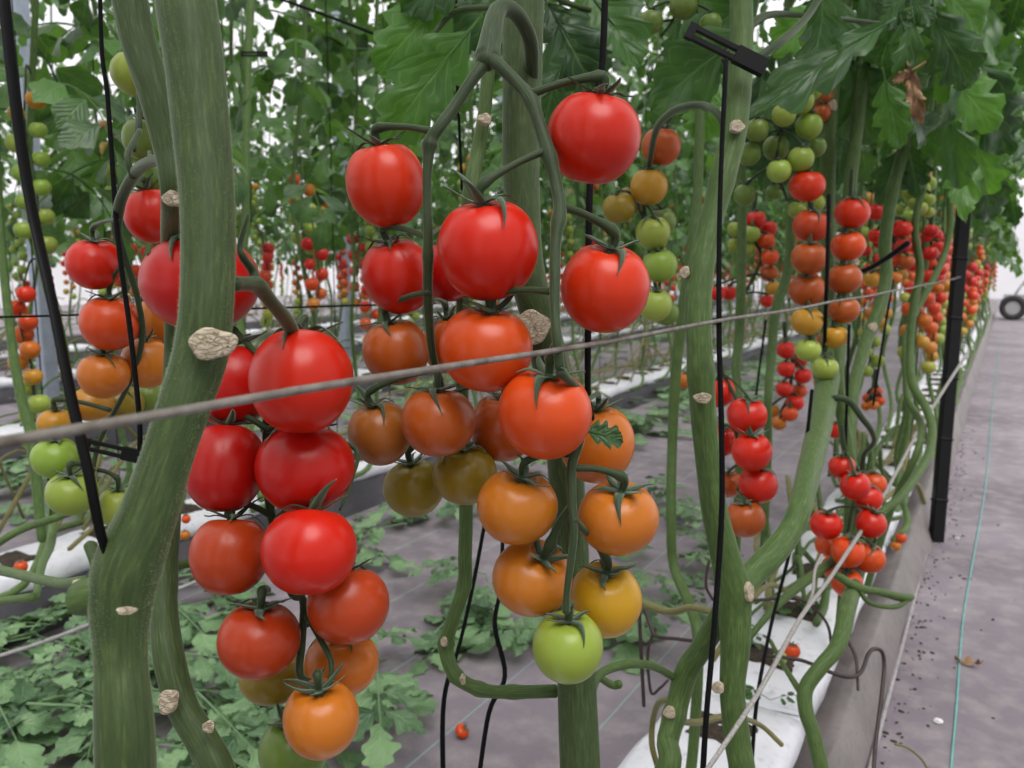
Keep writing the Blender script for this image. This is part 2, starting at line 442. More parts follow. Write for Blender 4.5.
# ------------------------------------------------------------------ leaves
def leaflet(L, W, nu, nv, r, lob=1.0, crumple=1.0):
    u = np.linspace(0, 1, nu + 1)[:, None]; v = np.linspace(-1, 1, nv + 1)[None]
    p = np.sin(pi * np.clip(u, 0, 1) ** .72) ** .85
    p = np.where(u >= 1, 0, p)
    if nu >= 10:
        nl = 4.2; off = r.rand(2) * .25
        fr = np.where(v < 0, (u * nl + off[0]) % 1, (u * nl + off[1]) % 1)
        saw = 1 - .42 * lob * np.clip(1 - fr * 1.25, 0, 1) ** 1.5 - .12 * lob * np.sin(u * 60) ** 2
    else:
        saw = 1 + .22 * lob * np.sin(u * 19 + r.rand() * 6) * np.ones_like(v)
    w = W * .5 * p * saw; y = v * w
    x = u * L + np.abs(v) * .20 * L * p * (.6 + .4 * u)
    ph = r.rand(4) * 6.28; fold = r.uniform(.1, .5); dr = r.uniform(.1, .5)
    z = fold * np.abs(y) - .30 * np.abs(v) ** 3 * w * r.uniform(.5, 2.2) - dr * L * u ** 2
    if nu >= 6: z = z + crumple * .05 * L * (np.sin(9 * u + ph[0] + 2 * v) * np.abs(v) + .5 * np.sin(17 * u + ph[1] - 3 * v) * np.abs(v))
    x = x - dr * dr * .35 * L * u ** 3
    V = np.stack([x * np.ones_like(v), y, z * np.ones_like(v * u)], -1)
    A = np.stack([u * np.ones_like(v), v * np.ones_like(u), r.rand() * np.ones_like(u * v)], -1)
    F = []
    for i in range(nu):
        for j in range(nv):
            a = i * (nv + 1) + j; F.append((a, a + nv + 1, a + nv + 2, a + 1))
    return V.reshape(-1, 3), F, A.reshape(-1, 3)

def rotz(a): return np.array([[math.cos(a), -math.sin(a), 0], [math.sin(a), math.cos(a), 0], [0, 0, 1]])
def rotx(a): return np.array([[1, 0, 0], [0, math.cos(a), -math.sin(a)], [0, math.sin(a), math.cos(a)]])
def roty(a): return np.array([[math.cos(a), 0, math.sin(a)], [0, 1, 0], [-math.sin(a), 0, math.cos(a)]])
RES = {'hi': (26, 6), 'mid': (14, 4), 'lo': (5, 2)}
def compound(mb, org, yaw, pitch, L, r, res='lo', droop=.7, stalkmb=None, scale=1.0, crumple=1.0):
    """a whole tomato leaf: arching stalk with pairs of lobed leaflets"""
    nu, nv = RES[res]; M3 = rotz(yaw) @ roty(-pitch)
    # the midrib is an arc in the local xz plane; curvature grows with droop
    def rp(s):
        a = droop * s
        return np.array([L * s * (1 - .16 * a * a), 0, -L * s * a * .5 * 1.0])
    def rdir(s):
        a = rp(min(1, s + .02)) - rp(s - .02); return a / np.linalg.norm(a)
    sl = [(.34, .32), (.56, .42), (.80, .40)] if res != 'lo' else [(.34, .30), (.58, .36), (.82, .32)]
    items = []
    for s, k in sl:
        for sd in (-1, 1): items.append((s + r.uniform(-.03, .03), sd * r.uniform(.8, 1.25), k * r.uniform(.8, 1.15)))
    if res != 'lo':
        for s in (.46, .69):
            for sd in (-1, 1): items.append((s, sd * 1.2, .14))
    items.append((1.0, r.uniform(-.15, .15), .46 if res != 'lo' else .34))
    for s, ang, k in items:
        LL = L * k; V, F, A = leaflet(LL, LL * r.uniform(.55, .75), nu, nv, r, 1.0, crumple)
        d = rdir(s); pt = -math.atan2(d[2], d[0])
        R3 = roty(pt) @ rotz(ang) @ rotx(r.uniform(-.5, .5)) @ roty(r.uniform(-.1, .5))
        P = rp(s) + (R3 @ np.array([.10 * LL, 0, 0]) if abs(ang) > .3 else 0)
        mb.add((V @ R3.T + P) @ M3.T + org, F, A)
    q = [rp(s) for s in (0, .35, .7, 1.0)]
    tube(stalkmb or mb, np.array(q) @ M3.T + org, np.array([.0035, .0028, .002, .0012]) * (L / .3), 5, 3)
    if stalkmb is None and False: pass
    return mb

def foliage_geo(seed, z0, z1, n, res, spread=.34, sz=(.24, .38), thin=1.0):
    r = np.random.RandomState(seed); mb = MB()
    for k in range(n):
        z = z0 + (z1 - z0) * (k + r.rand()) / n; a = k * 2.4 + r.uniform(-.5, .5)
        L = r.uniform(*sz); compound(mb, np.array([.02 * math.cos(a), .02 * math.sin(a), z]), a, r.uniform(-.1, .5), L, r, res, r.uniform(.7, 1.5))
    return mb

def leaflet_px(parent, b, t, wpx, seed, mat='leaf', face=0.0, name='leaf', res='hi', label=None, crumple=1.0, roll=0.0):
    """one leaflet hanging from b=(px,py,d) to t=(px,py,d)"""
    P0, P1 = at(*b), at(*t); ax = P1 - P0; L = np.linalg.norm(ax); x = ax / L
    tocam = CAM - P0; tocam /= np.linalg.norm(tocam)
    n = tocam * math.cos(face) + np.array([0, 0, 1.]) * math.sin(face) + RT * roll
    n -= x * np.dot(n, x); n /= np.linalg.norm(n); y = np.cross(n, x)
    R3 = np.stack([x, y, n], 1); r = np.random.RandomState(seed)
    W = wpx * (b[2] + t[2]) / 2 / FPX
    V, F, A = leaflet(L, W * 1.25, *RES[res], r, 1.0, crumple)
    mb = MB().add(V @ R3.T + P0, F, A)
    tube(mb, [P0 - x * .02, P0, P0 + x * L * .5], [.0016, .0014, .0008], 5, 2)
    o = mb.build(name, M[mat], parent)
    if label: o['label'] = label
    return o

# ------------------------------------------------------------------ setting
def struct(o): o['kind'] = 'structure'; return o
mb = MB(); V = []; F = []
xs = np.linspace(-17, 5, 23); ys = np.linspace(-3, 24, 28)
for y in ys:
    for x in xs: V.append((x, y, 0))
for j in range(len(ys) - 1):
    for i in range(len(xs) - 1):
        a = j * len(xs) + i; F.append((a, a + 1, a + 1 + len(xs), a + len(xs)))
fl = bpy.data.meshes.new('floor'); fl.from_pydata(V, [], F); fl.materials.append(M['floor'])
flo = bpy.data.objects.new('floor', fl); C.objects.link(flo); struct(flo)
wb = MB(); box(wb, (-6, 24.0, 1.0), (1, 0, 0), (0, 1, 0), (0, 0, 1), 11, .05, 1.0); struct(wb.build('wall_far', M['white_wall'], smooth=False))
wb = MB(); box(wb, (-17.0, 10.5, .9), (0, 1, 0), (1, 0, 0), (0, 0, 1), 13.5, .05, .9); struct(wb.build('wall_left', M['white_wall'], smooth=False))

ROWX = [-.33, -2.02, -3.70, -5.38, -7.06, -8.74, -10.4, -12.1]
def ridge(xc, name, mat, w, right):
    mb = MB(); r = np.random.RandomState(int(abs(xc) * 10)); ys = np.arange(-1.0, 20.01, .12)
    prof = [(-w - .03, 0), (-w, .055), (-w + .02, .078), (right - .065, .078), (right - .05, .092), (right - .035, .088), (right, 0.001)]
    V = []
    for y in ys:
        for k, (x, z) in enumerate(prof):
            jz = r.uniform(-.004, .004) if 0 < k < len(prof) - 1 else 0
            V.append((xc + x + r.uniform(-.004, .004), y, max(0, z + jz)))
    n = len(prof); F = []
    for i in range(len(ys) - 1):
        for j in range(n - 1): F.append((i * n + j, i * n + j + 1, (i + 1) * n + j + 1, (i + 1) * n + j))
    F += [tuple(range(n)), tuple((len(ys) - 1) * n + j for j in range(n - 1, -1, -1))]
    mb.add(V, F); return mb.build(name, mat, smooth=True)
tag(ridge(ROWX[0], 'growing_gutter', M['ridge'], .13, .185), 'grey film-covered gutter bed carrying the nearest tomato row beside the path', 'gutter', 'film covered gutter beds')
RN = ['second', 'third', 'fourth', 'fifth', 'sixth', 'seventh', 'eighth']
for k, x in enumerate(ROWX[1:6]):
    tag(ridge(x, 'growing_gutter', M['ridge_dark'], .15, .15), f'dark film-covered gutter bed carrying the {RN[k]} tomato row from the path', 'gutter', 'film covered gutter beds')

# slabs
def slab_geo(L=.96, w=.105, t=.032, seed=0):
    r = np.random.RandomState(seed); V = []; F = []; n = 16; m = 24
    for i in range(m + 1):
        s = i / m * 2 - 1; e = 1 - max(0, abs(s) - .9) / .1 * .35
        for j in range(n):
            a = 2 * pi * j / n; ca, sa = math.cos(a), math.sin(a)
            x = w * abs(ca) ** .5 * (1 if ca > 0 else -1) * (.97 + .03 * e); z = t * abs(sa) ** .55 * (1 if sa > 0 else -1) * e
            V.append((x + .003 * math.sin(s * 9 + j), s * L / 2, z + .0025 * math.sin(s * 21 + j * 1.3) + r.uniform(-.0012, .0012)))
    for i in range(m):
        for j in range(n): F.append((i * n + j, i * n + (j + 1) % n, (i + 1) * n + (j + 1) % n, (i + 1) * n + j))
    F += [tuple(range(n))[::-1], tuple(m * n + j for j in range(n))]
    # film flap at the ends
    for sg in (-1, 1):
        b = len(V); y0 = sg * L / 2
        V += [(-w * .9, y0 - sg * .01, .004), (w * .9, y0 - sg * .01, .004), (w * .92, y0 + sg * .018, .010), (-w * .92, y0 + sg * .018, .002)]
        F.append((b, b + 1, b + 2, b + 3))
    return MB().add(V, F)
def hole_geo(seed, yc):
    r = np.random.RandomState(seed); mb = MB(); n = 9; V = []; F = []
    hx, hy = .052, .04
    for i in range(n):
        for j in range(n):
            u, v = i / (n - 1) * 2 - 1, j / (n - 1) * 2 - 1; ed = max(abs(u), abs(v)) > .98
            V.append((hx * u + r.uniform(-.003, .003), yc + hy * v + r.uniform(-.003, .003), .030 if ed else .036 + r.uniform(-.003, .006)))
    for i in range(n - 1):
        for j in range(n - 1):
            a = i * n + j; F.append((a, a + n, a + n + 1, a + 1))
    # raised film lip round the hole
    mb.add(V, F); return mb
slab_me = [slab_geo(seed=i).mesh('growing_slab', M['slab']) for i in range(3)]
hole_me = [[hole_geo(10 * i + j, yc).mesh('planting_hole', M['soil']) for j, yc in enumerate((-.36, -.12, .12, .36))] for i in range(3)]
def slab(x, y, z, i, label, group):
    o = bpy.data.objects.new('growing_slab', slab_me[i % 3]); o.location = (x, y, z); C.objects.link(o); tag(o, label, 'growing slab', group)
    for h in hole_me[i % 3]:
        c = bpy.data.objects.new('planting_hole', h); c.parent = o; C.objects.link(c)
    return o
for i in range(16):
    y = -.18 + i * 1.0
    w = ['nearest', 'second nearest', 'third nearest'][i] if i < 3 else None
    slab(ROWX[0], y, .113, i, f'white film-wrapped growing slab, {w} in the row beside the path' if w else 'white film-wrapped growing slab further along the row beside the path', 'white slabs under the nearest row')
for k, x in enumerate(ROWX[1:5]):
    for i in range(18):
        slab(x, -.6 + i * 1.0 + .3 * k, .113, i + k, f'white film-wrapped growing slab lying in the {RN[k]} tomato row', f'white slabs under the {RN[k]} row')

# ------------------------------------------------------------------ near tomatoes
NEAR = {}
def near(key, px, py, rx, ry, d, col, ab, label, group):
    NEAR[key] = dict(px=px, py=py, rx=rx, ry=ry, d=d, col=col, ab=ab, label=label, group=group)
G1 = 'fruit on the left truss beside the thickest stem'; G2 = 'fruit on the big centre truss'; G3 = 'fruit on the far left truss'
near('a1', 301, 381, 52, 52, .47, 'red', (.0, -.4), 'large bright red tomato, uppermost of the left truss, crossed by the grey wire', G1)
near('a2', 232, 384, 44, 42, .53, 'deep', (.0, -.1), 'deep red tomato tucked between the thick cut stem and the largest red one', G1)
near('a3', 225, 467, 40, 45, .50, 'deep', (.0, -.35), 'tall deep red tomato against the thick stem, below the wire', G1)
near('a4', 305, 469, 48, 44, .475, 'deep', (.0, -.45), 'shiny deep red tomato directly under the largest red one', G1)
near('a5', 230, 555, 39, 39, .50, 'rust', (.0, -.3), 'orange-red tomato left of the lower bright red one, near the thin stem', G1)
near('a6', 309, 551, 47, 43, .475, 'red', (.0, -.5), 'bright red tomato third down the right side of the left truss', G1)
near('a7', 259, 640, 41, 36, .495, 'rust', (.1, .0), 'dark orange-red tomato with open calyx star above, lower left truss', G1)
near('a8', 348, 605, 40, 38, .50, 'rust', (.0, -.35), 'orange-red tomato at the right edge of the left truss', G1)
near('a9', 342, 663, 36, 31, .54, 'orange', (.0, .1), 'orange tomato half hidden beneath the rightmost orange-red one', G1)
near('a10', 321, 719, 38, 37, .49, 'orange', (.0, .15), 'golden orange tomato hanging lowest but one on the left truss', G1)
near('a11', 273, 678, 32, 24, .56, 'olive', (.0, .0), 'olive green tomato peeping out behind the dark orange-red one', G1)
near('a12', 293, 752, 34, 33, .54, 'dgreen', (.0, .1), 'unripe green tomato cut by the bottom edge of the picture', G1)
near('b1', 386, 185, 39, 42, .53, 'scarlet', (-.15, .1), 'red tomato at the top left of the centre truss', G2)
near('b2', 488, 250, 50, 50, .49, 'red', (-.10, .22), 'large red tomato in the middle of the centre truss top', G2)
near('b3', 593, 138, 47.5, 45, .50, 'red', (.15, .12), 'large red tomato hanging highest at the right of the centre truss', G2)
near('b4', 605, 288, 45, 44, .51, 'scarlet', (.12, .30), 'orange-tinged red tomato with curled calyx at the right of the centre truss', G2)
near('b5', 398, 276, 35, 38, .55, 'red', (-.25, .25), 'red tomato below the top left one behind the truss stalk', G2)
near('b6', 486, 349, 46, 42, .50, 'orred', (.12, .18), 'orange-red tomato below the large red one in the centre, above the wire', G2)
near('b7', 396, 352, 33, 33, .56, 'dorange', (-.2, .15), 'dark orange tomato touching the wire left of centre', G2)
near('b8', 446, 345, 24, 28, .60, 'dorange', (0, 0), 'shaded orange tomato squeezed behind the wire left of the orange-red one', G2)
near('b9', 545, 414, 47, 44, .485, 'orred', (.08, .25), 'glossy orange-red tomato just below the wire with spread green calyx', G2)
near('b10', 380, 433, 32, 32, .56, 'brown', (-.2, .2), 'brownish orange tomato at the lower left edge of the centre truss', G2)
near('b11', 438, 422, 38, 34, .53, 'dorange', (0, -.05), 'brownish red tomato below the wire between its two neighbours', G2)
near('b12', 503, 427, 34, 34, .58, 'dorange', (0, .1), 'dark orange tomato mostly hidden behind the glossy orange-red one', G2)
near('b13', 465, 475, 32, 29, .57, 'olive', (0, .1), 'olive brown tomato with wrinkled highlights left of the orange one', G2)
near('b14', 414, 488, 30, 28, .60, 'olive', (-.1, .1), 'olive green tomato lowest at the left of the centre truss', G2)
near('b15', 517, 507, 40, 36, .51, 'orange', (.15, .2), 'orange tomato with dark calyx left of the hanging stalk', G2)
near('b16', 597, 444, 37, 39, .58, 'orange', (0, .1), 'orange tomato behind the truss stalk right of the glossy orange-red one', G2)
near('b17', 618, 518, 40, 35, .52, 'orange', (.05, .35), 'orange tomato at the lower right of the centre truss', G2)
near('b18', 532, 578, 40, 35, .53, 'orange', (.40, .55), 'orange tomato with big flat calyx left above the green one', G2)
near('b19', 605, 600, 36.5, 36, .55, 'yellow', (.0, .3), 'yellow tomato right above the green one', G2)
near('b20', 568, 647, 36, 34, .51, 'green', (.0, .2), 'pale green tomato at the bottom tip of the centre truss', G2)
near('b21', 447, 272, 28, 30, .60, 'deep', (.0, .0), 'dark red tomato hidden behind the large red one in the centre', G2)
near('c1', 152, 216, 27, 27, .68, 'red', (-.2, .0), 'red tomato partly behind the second stem at the far left', G3)
near('c2', 95, 264, 27, 25, .66, 'red', (.1, .2), 'red tomato left of the black string, upper left of the picture', G3)
near('c3', 110, 323, 29, 27, .67, 'orred', (.1, .1), 'orange-red tomato behind the black string, second down at the left', G3)
near('c4', 104, 375, 25, 23, .68, 'orange', (.1, .1), 'orange tomato left of the black string, above the yellowing one', G3)
near('c5', 147, 363, 24, 25, .70, 'orange', (.0, .1), 'orange tomato right of the black string beside the thick stem', G3)
near('c6', 161, 320, 22, 24, .74, 'orange', (.0, .1), 'orange tomato mostly hidden by the thick stem', G3)
near('c7', 200, 283, 57, 47, .52, 'deep', (.0, .0), 'big deep red tomato showing on both sides of the thick stem', G3)
near('c8', 139, 74, 27, 22, .62, 'green', (.0, .0), 'green tomato highest at the left behind the second stem', 'green fruit behind the second stem')
near('c9', 142, 139, 19, 20, .66, 'dgreen', (.0, .0), 'round green tomato below the highest one behind the second stem', 'green fruit behind the second stem')
near('c10', 151, 180, 15, 15, .68, 'dgreen', (.0, .0), 'small green tomato just above the far left red one', 'green fruit behind the second stem')
near('c11', 56, 458, 23, 20, .72, 'green', (.1, .1), 'green tomato left of the slanting black strap, upper one of two', G3)
near('c12', 72, 493, 25, 21, .70, 'green', (.1, .2), 'light green tomato behind the slanting black strap', G3)
near('c13', 56, 423, 17, 14, .75, 'ochre', (.1, .1), 'small yellowing tomato above the green ones at the far left', G3)
near('c14', 118, 507, 20, 20, .74, 'green', (.1, .1), 'green tomato between the black strap and the thick stem', G3)
near('c15', 92, 404, 20, 17, .78, 'ochre', (.1, .1), 'yellow orange tomato behind the slanting strap just above the wire', G3)
near('c16', 122, 404, 21, 18, .78, 'olive', (.1, .1), 'olive green tomato behind the black string just above the wire', G3)
near('c17', 150, 400, 17, 18, .80, 'dgreen', (.1, .1), 'dull green tomato touching the thick stem just above the wire', G3)

# push overlapping fruit apart along their own sight lines
keys = list(NEAR)
for it in range(300):
    moved = False
    for i in range(len(keys)):
        for j in range(i + 1, len(keys)):
            A_, B_ = NEAR[keys[i]], NEAR[keys[j]]
            pa, pb = at(A_['px'], A_['py'], A_['d']), at(B_['px'], B_['py'], B_['d'])
            ra = (A_['rx'] * .5 + A_['ry'] * .5) * A_['d'] / FPX; rb = (B_['rx'] * .5 + B_['ry'] * .5) * B_['d'] / FPX
            gap = np.linalg.norm(pa - pb) - (ra + rb) * .985
            if gap < 0:
                fa, fb = (A_, B_) if A_['d'] > B_['d'] else (B_, A_)
                st = min(.004, -gap * .5); fa['d'] += st * .85; fb['d'] -= st * .15; moved = True
    if not moved: break
TOP = {}
for n_, (k, t) in enumerate(NEAR.items()):
    s = t['d'] / FPX
    TOP[k] = tomato(at(t['px'], t['py'], t['d']), t['rx'] * s, t['ry'] * s * 1.02, t['col'], t['label'], t['group'], t['ab'], 'hi', True)

def pedicel(mb, frm, key, w0=7.0, w1=6.0, side=0.0, sag=.004):
    """from pixel point (px,py,d) to the calyx of fruit key"""
    top, ax = TOP[key]; P0 = at(*frm); d = frm[2]
    r = w0 * .5 * d / FPX; r1 = w1 * .5 * d / FPX
    P2 = top + ax * .007; mid = (P0 + P2) / 2 + np.array([0, 0, sag]) + RT * side
    tube(mb, [P0, mid, P2 + ax * .004, top], [r, r * .9, r1 * 1.35, r1 * 1.1], 8, 5, nodes=[(.62, .35, .06)])

def scar(parent, px, py, w, h, d, facing=(0, 0), label='pale dried cut scar'):
    """a corky knob where a leaf was cut off"""
    c = at(px, py, d); n = -FW + RT * facing[0] + UP * facing[1]; n /= np.linalg.norm(n)
    x = np.cross([0, 0, 1.], n); x /= np.linalg.norm(x); y = np.cross(n, x)
    a, b = w * .5 * d / FPX, h * .5 * d / FPX; V = []; F = []; r = np.random.RandomState(int(px))
    N1, N2 = 28, 9; p = r.rand(3) * 6
    for i in range(N2 + 1):
        t = i / N2
        # rim, slightly domed face with wrinkles
        for j in range(N1):
            an = 2 * pi * j / N1; k = 1 + .07 * math.sin(3 * an + p[0]) + .05 * math.sin(5 * an + p[1])
            if t < .3: q, hz = .93 + .07 * math.sin(t / .3 * pi / 2), -.9 + t / .3 * .9
            else: q, hz = (1 - (t - .3) / .7), .12 * math.sin((t - .3) / .7 * pi / 2) + .07 * math.sin(t * 23 + 3 * an + p[2])
            V.append(c + x * a * q * k * math.cos(an) + y * b * q * k * math.sin(an) + n * (min(a, b) * hz))
    for i in range(N2):
        for j in range(N1): F.append((i * N1 + j, i * N1 + (j + 1) % N1, (i + 1) * N1 + (j + 1) % N1, (i + 1) * N1 + j))
    o = MB().add(V, F).build('cut_scar', M['scar'], parent); o['label'] = label; return o

def hairs(parent, pts, n, length, seed, mat):
    """fine plant hairs over a stem given by pixel points"""
    r = np.random.RandomState(seed)
    P = crom(np.array([list(at(p[0], p[1], p[3])) + [p[2] * .5 * p[3] / FPX] for p in pts]), 8)
    V = []; F = []
    k = r.uniform(0, len(P) - 1.001, n); i = k.astype(int); f = (k - i)[:, None]
    Q = P[i] * (1 - f) + P[i + 1] * f; T = P[i + 1, :3] - P[i, :3]; T /= np.linalg.norm(T, axis=1)[:, None]
    rv = r.normal(size=(n, 3)); rv -= T * (rv * T).sum(1)[:, None]; rv /= np.linalg.norm(rv, axis=1)[:, None]
    side = np.cross(T, rv); L = length * r.uniform(.4, 1.1, n)[:, None]
    b = Q[:, :3] + rv * Q[:, 3:4] * .97; tip = b + rv * (L + Q[:, 3:4] * .03) + T * L * r.uniform(-.5, .5, (n, 1)) + side * L * r.uniform(-.3, .3, (n, 1))
    w = .00006
    V = np.stack([b - T * w, b + T * w, tip], 1).reshape(-1, 3); F = [(3 * q, 3 * q + 1, 3 * q + 2) for q in range(n)]
    o = MB().add(V, F).build('stem_hairs', mat, parent, smooth=False); o['kind'] = 'stuff'; return o
M['hair'] = m_plain('plant_hair', lin(150, 170, 125), .6, 50, .05)

# ------------------------------------------------------------------ near plants
def plant(base, label, group='tomato plants of the row beside the path'):
    return tag(empty('tomato_plant', (base[0], base[1], .14)), label, 'tomato plant', group)
def root_pt(d_pt, z=.15, x=None):
    return np.array([x if x is not None else min(max(d_pt[0], -.42), -.24), d_pt[1], z])
def rise(P0, P1):
    d0 = P0 - P1; d0 /= np.linalg.norm(d0); q1 = P0 + d0 * .12; d1 = d0 + np.array([0, 0, 1.]); d1 /= np.linalg.norm(d1)
    q2 = q1 + d1 * .25; return [np.array([q2[0], q2[1], 2.45]), q2, q1]
def stem_obj(p, pts, mat='stem', n=18, name='stem', up=None, down=None, nodes=(), rough=.035, seg=7):
    """pixel path, with an optional world-space tail to the roots and up to the overhead wire"""
    P = [at(a[0], a[1], a[3]) for a in pts]; R = [a[2] * .5 * a[3] / FPX for a in pts]
    if up is not None: P = rise(P[0], P[1]) + P; R = [R[0] * .7, R[0] * .9, R[0]] + R
    if down is not None: P += [np.array(q, float) for q in down]; R += [R[-1]] * len(down)
    mb = MB(); tube(mb, P, R, n, seg, rough=rough, nodes=nodes); return mb.build(name, M[mat], p)

# --- plant A: thickest stem
A_pts = [(185, -4, 59, .375), (194, 60, 57, .372), (201, 128, 56, .37), (207, 200, 53, .366), (208, 256, 52, .363), (206, 310, 52, .36), (200, 355, 54, .36), (184, 405, 51, .355), (166, 460, 50, .352), (148, 515, 57, .35), (128, 565, 66, .348), (121, 605, 60, .347), (121, 660, 50, .345), (126, 768, 58, .34)]
eA = at(126, 768, .34)
pA = plant(eA, 'thick hairy tomato stem with a large cut scar, closest at the left')
stem_obj(pA, A_pts, 'stem', 28, up=[(-.335, .18, 2.4), (-.32, .165, 1.6), (-.318, .155, 1.2)], down=[eA + np.array([-.01, 0, -.12]), (-.34, .22, .15)], rough=.02)
scar(pA, 213, 344, 47, 32, .342, (.45, -.15), 'large pale cracked cut scar')
scar(pA, 126, 611, 20, 8, .3225, (.1, 0), 'small brown scar')
mb = MB(); ptube(mb, [(112, 588, 26, .345), (96, 593, 34, .347), (86, 597, 37, .35), (80, 598, 36, .351)], n=14); st = mb.build('side_stub', M['stem_lt'], pA)
scar(pA, 74, 598, 30, 34, .351, (-1.5, 0), 'brown dried end of the stub')
mb = MB(); ptube(mb, [(90, 545, 13, .36), (97, 565, 13, .355), (106, 600, 16, .35)], n=10); mb.build('side_stub', M['stem'], pA)
hairs(pA, A_pts, 12000, .0008, 3, M['hair'])
# its fruit truss (left truss)
mb = MB()
ptube(mb, [(232, 284, 16, .37), (246, 284, 15, .385), (258, 286, 15, .40), (272, 303, 14, .42), (286, 320, 15, .445), (296, 338, 14, .47)], n=12, nodes=[(.4, .2, .08)])
ptube(mb, [(258, 286, 11, .40), (252, 270, 9, .40), (243, 257, 8, .39), (240, 245, 6, .39), (248, 215, 4, .39)], n=8)
ptube(mb, [(296, 338, 13, .47), (270, 400, 10, .52), (268, 470, 10, .53), (272, 520, 9, .53), (290, 590, 8, .525), (303, 600, 8, .52), (302, 640, 8, .515), (300, 675, 8, .51), (316, 684, 8, .50)], n=10)
ptube(mb, [(303, 610, 6, .52), (318, 635, 6, .505), (331, 662, 6, .495), (329, 686, 5, .49)], n=8)
ptube(mb, [(262, 430, 5, .53), (350, 445, 5, .52), (352, 480, 4, .50), (340, 510, 3, .49)], n=6)
for k, f in (('a1', (296, 338, .47)), ('a2', (275, 375, .51)), ('a3', (268, 430, .52)), ('a4', (268, 430, .52)), ('a5', (270, 515, .53)), ('a6', (276, 520, .53)), ('a7', (268, 590, .53)), ('a8', (300, 570, .53)), ('a9', (303, 625, .52)), ('a10', (316, 684, .50)), ('a11', (290, 640, .54)), ('a12', (301, 690, .52))):
    pedicel(mb, f, k)
mb.build('fruit_truss', M['truss'], pA)

# --- plant A2: second stem at the left
B_pts = [(128, -10, 34, .47), (138, 40, 34, .468), (155, 95, 32, .465), (168, 150, 28, .465), (173, 195, 24, .465), (172, 235, 22, .51), (176, 330, 22, .62), (172, 430, 22, .60), (168, 520, 24, .54), (164, 590, 25, .52), (168, 650, 30, .50), (182, 705, 30, .49), (205, 745, 32, .48), (225, 790, 34, .475)]
pB = plant(at(225, 790, .475), 'slender tomato stem curving behind the thickest one at the left')
eB = at(225, 790, .475)
stem_obj(pB, B_pts, 'stem', 20, up=[(-.50, .16, 2.4), (-.49, .16, 1.5), (-.50, .15, 1.12)], down=[eB + np.array([.02, .02, -.12]), (-.36, .36, .15)], nodes=[(.66, .12, .01)])
scar(pB, 171, 198, 18, 16, .448, (.1, 0), 'pale cut scar'); scar(pB, 165, 702, 20, 24, .472, (-.5, .2), 'pale cut scar'); scar(pB, 209, 727, 12, 12, .462, (.6, .3), 'small pale scar')
mb = MB()
ptube(mb, [(166, 160, 13, .48), (150, 162, 12, .51), (136, 172, 12, .55), (125, 190, 11, .58), (119, 208, 11, .60), (117, 232, 10, .62), (125, 258, 7, .64), (138, 300, 6, .66), (142, 340, 6, .68), (128, 385, 5, .70), (100, 440, 5, .72), (92, 475, 4, .72)], n=10)
ptube(mb, [(133, 178, 7, .55), (128, 155, 6, .55), (140, 130, 5, .58)], n=8)
for k, f in (('c1', (122, 200, .60)), ('c2', (117, 220, .60)), ('c3', (125, 262, .64)), ('c4', (138, 320, .67)), ('c5', (142, 335, .68)), ('c6', (140, 300, .67)), ('c11', (98, 445, .72)), ('c12', (94, 470, .72)), ('c13', (110, 410, .74)), ('c14', (98, 470, .73)), ('c15', (128, 380, .71)), ('c16', (130, 380, .71)), ('c17', (135, 370, .70)), ('c10', (150, 162, .52)), ('c9', (134, 150, .58)), ('c8', (140, 130, .58))):
    pedicel(mb, f, k, 5, 4)
ptube(mb, [(150, 255, 8, .50), (180, 245, 8, .54), (205, 240, 7, .56)], n=8); pedicel(mb, (190, 243, .56), 'c7', 6, 5)
mb.build('fruit_truss', M['truss'], pB)

# --- plant C: centre stem
C_pts = [(524, -10, 40, .62), (522, 60, 40, .62), (521, 130, 38, .62), (522, 200, 36, .62), (527, 270, 36, .62), (545, 340, 36, .625), (560, 420, 36, .64), (568, 500, 36, .645), (573, 600, 37, .64), (577, 690, 39, .63), (580, 790, 41, .62)]
eC = at(580, 790, .62)
pC = plant(eC, 'thick pale tomato stem standing behind the centre fruit truss')
stem_obj(pC, C_pts, 'stem', 22, up=[(-.36, .56, 2.4), (-.345, .55, 1.6), (-.335, .54, 1.25)], down=[eC + np.array([0, 0, -.12]), (-.33, .56, .15)])
scar(pC, 534, 327, 34, 36, .592, (.25, 0), 'pale ragged cut scar')
hairs(pC, C_pts, 6000, .0008, 5, M['hair'])
mb = MB(); ptube(mb, [(489, 60, 14, .60), (485, 110, 13, .60), (478, 150, 14, .60), (470, 195, 16, .59), (466, 240, 15, .60), (462, 330, 13, .62), (463, 420, 13, .66), (466, 505, 14, .68), (465, 555, 14, .68), (464, 585, 14, .68), (452, 622, 14, .67), (446, 648, 15, .67), (456, 676, 14, .66), (482, 690, 13, .66), (515, 692, 13, .655), (556, 691, 13, .65)], n=12, nodes=[(.60, .15, .01), (.72, .25, .012), (.80, .2, .01), (.86, .25, .012), (.93, .2, .012)])
mb.build('side_stem', M['stem_lt'], pC)
scar(pC, 485, 118, 14, 12, .585, (.2, .3), 'small pale cut scar'); scar(pC, 443, 642, 7, 10, .655, (-.8, 0), 'small pale scar'); scar(pC, 463, 680, 6, 12, .64, (.2, -.2), 'small pale scar')
mb = MB(); ptube(mb, [(592, 690, 9, .66), (598, 676, 9, .67), (612, 668, 9, .69), (632, 664, 9, .71), (655, 667, 8, .76), (684, 684, 8, .83)], n=10)
ptube(mb, [(598, 676, 7, .67), (612, 685, 8, .68), (620, 684, 9, .68)], n=8)
mb.build('side_stem', M['stem_lt'], pC)
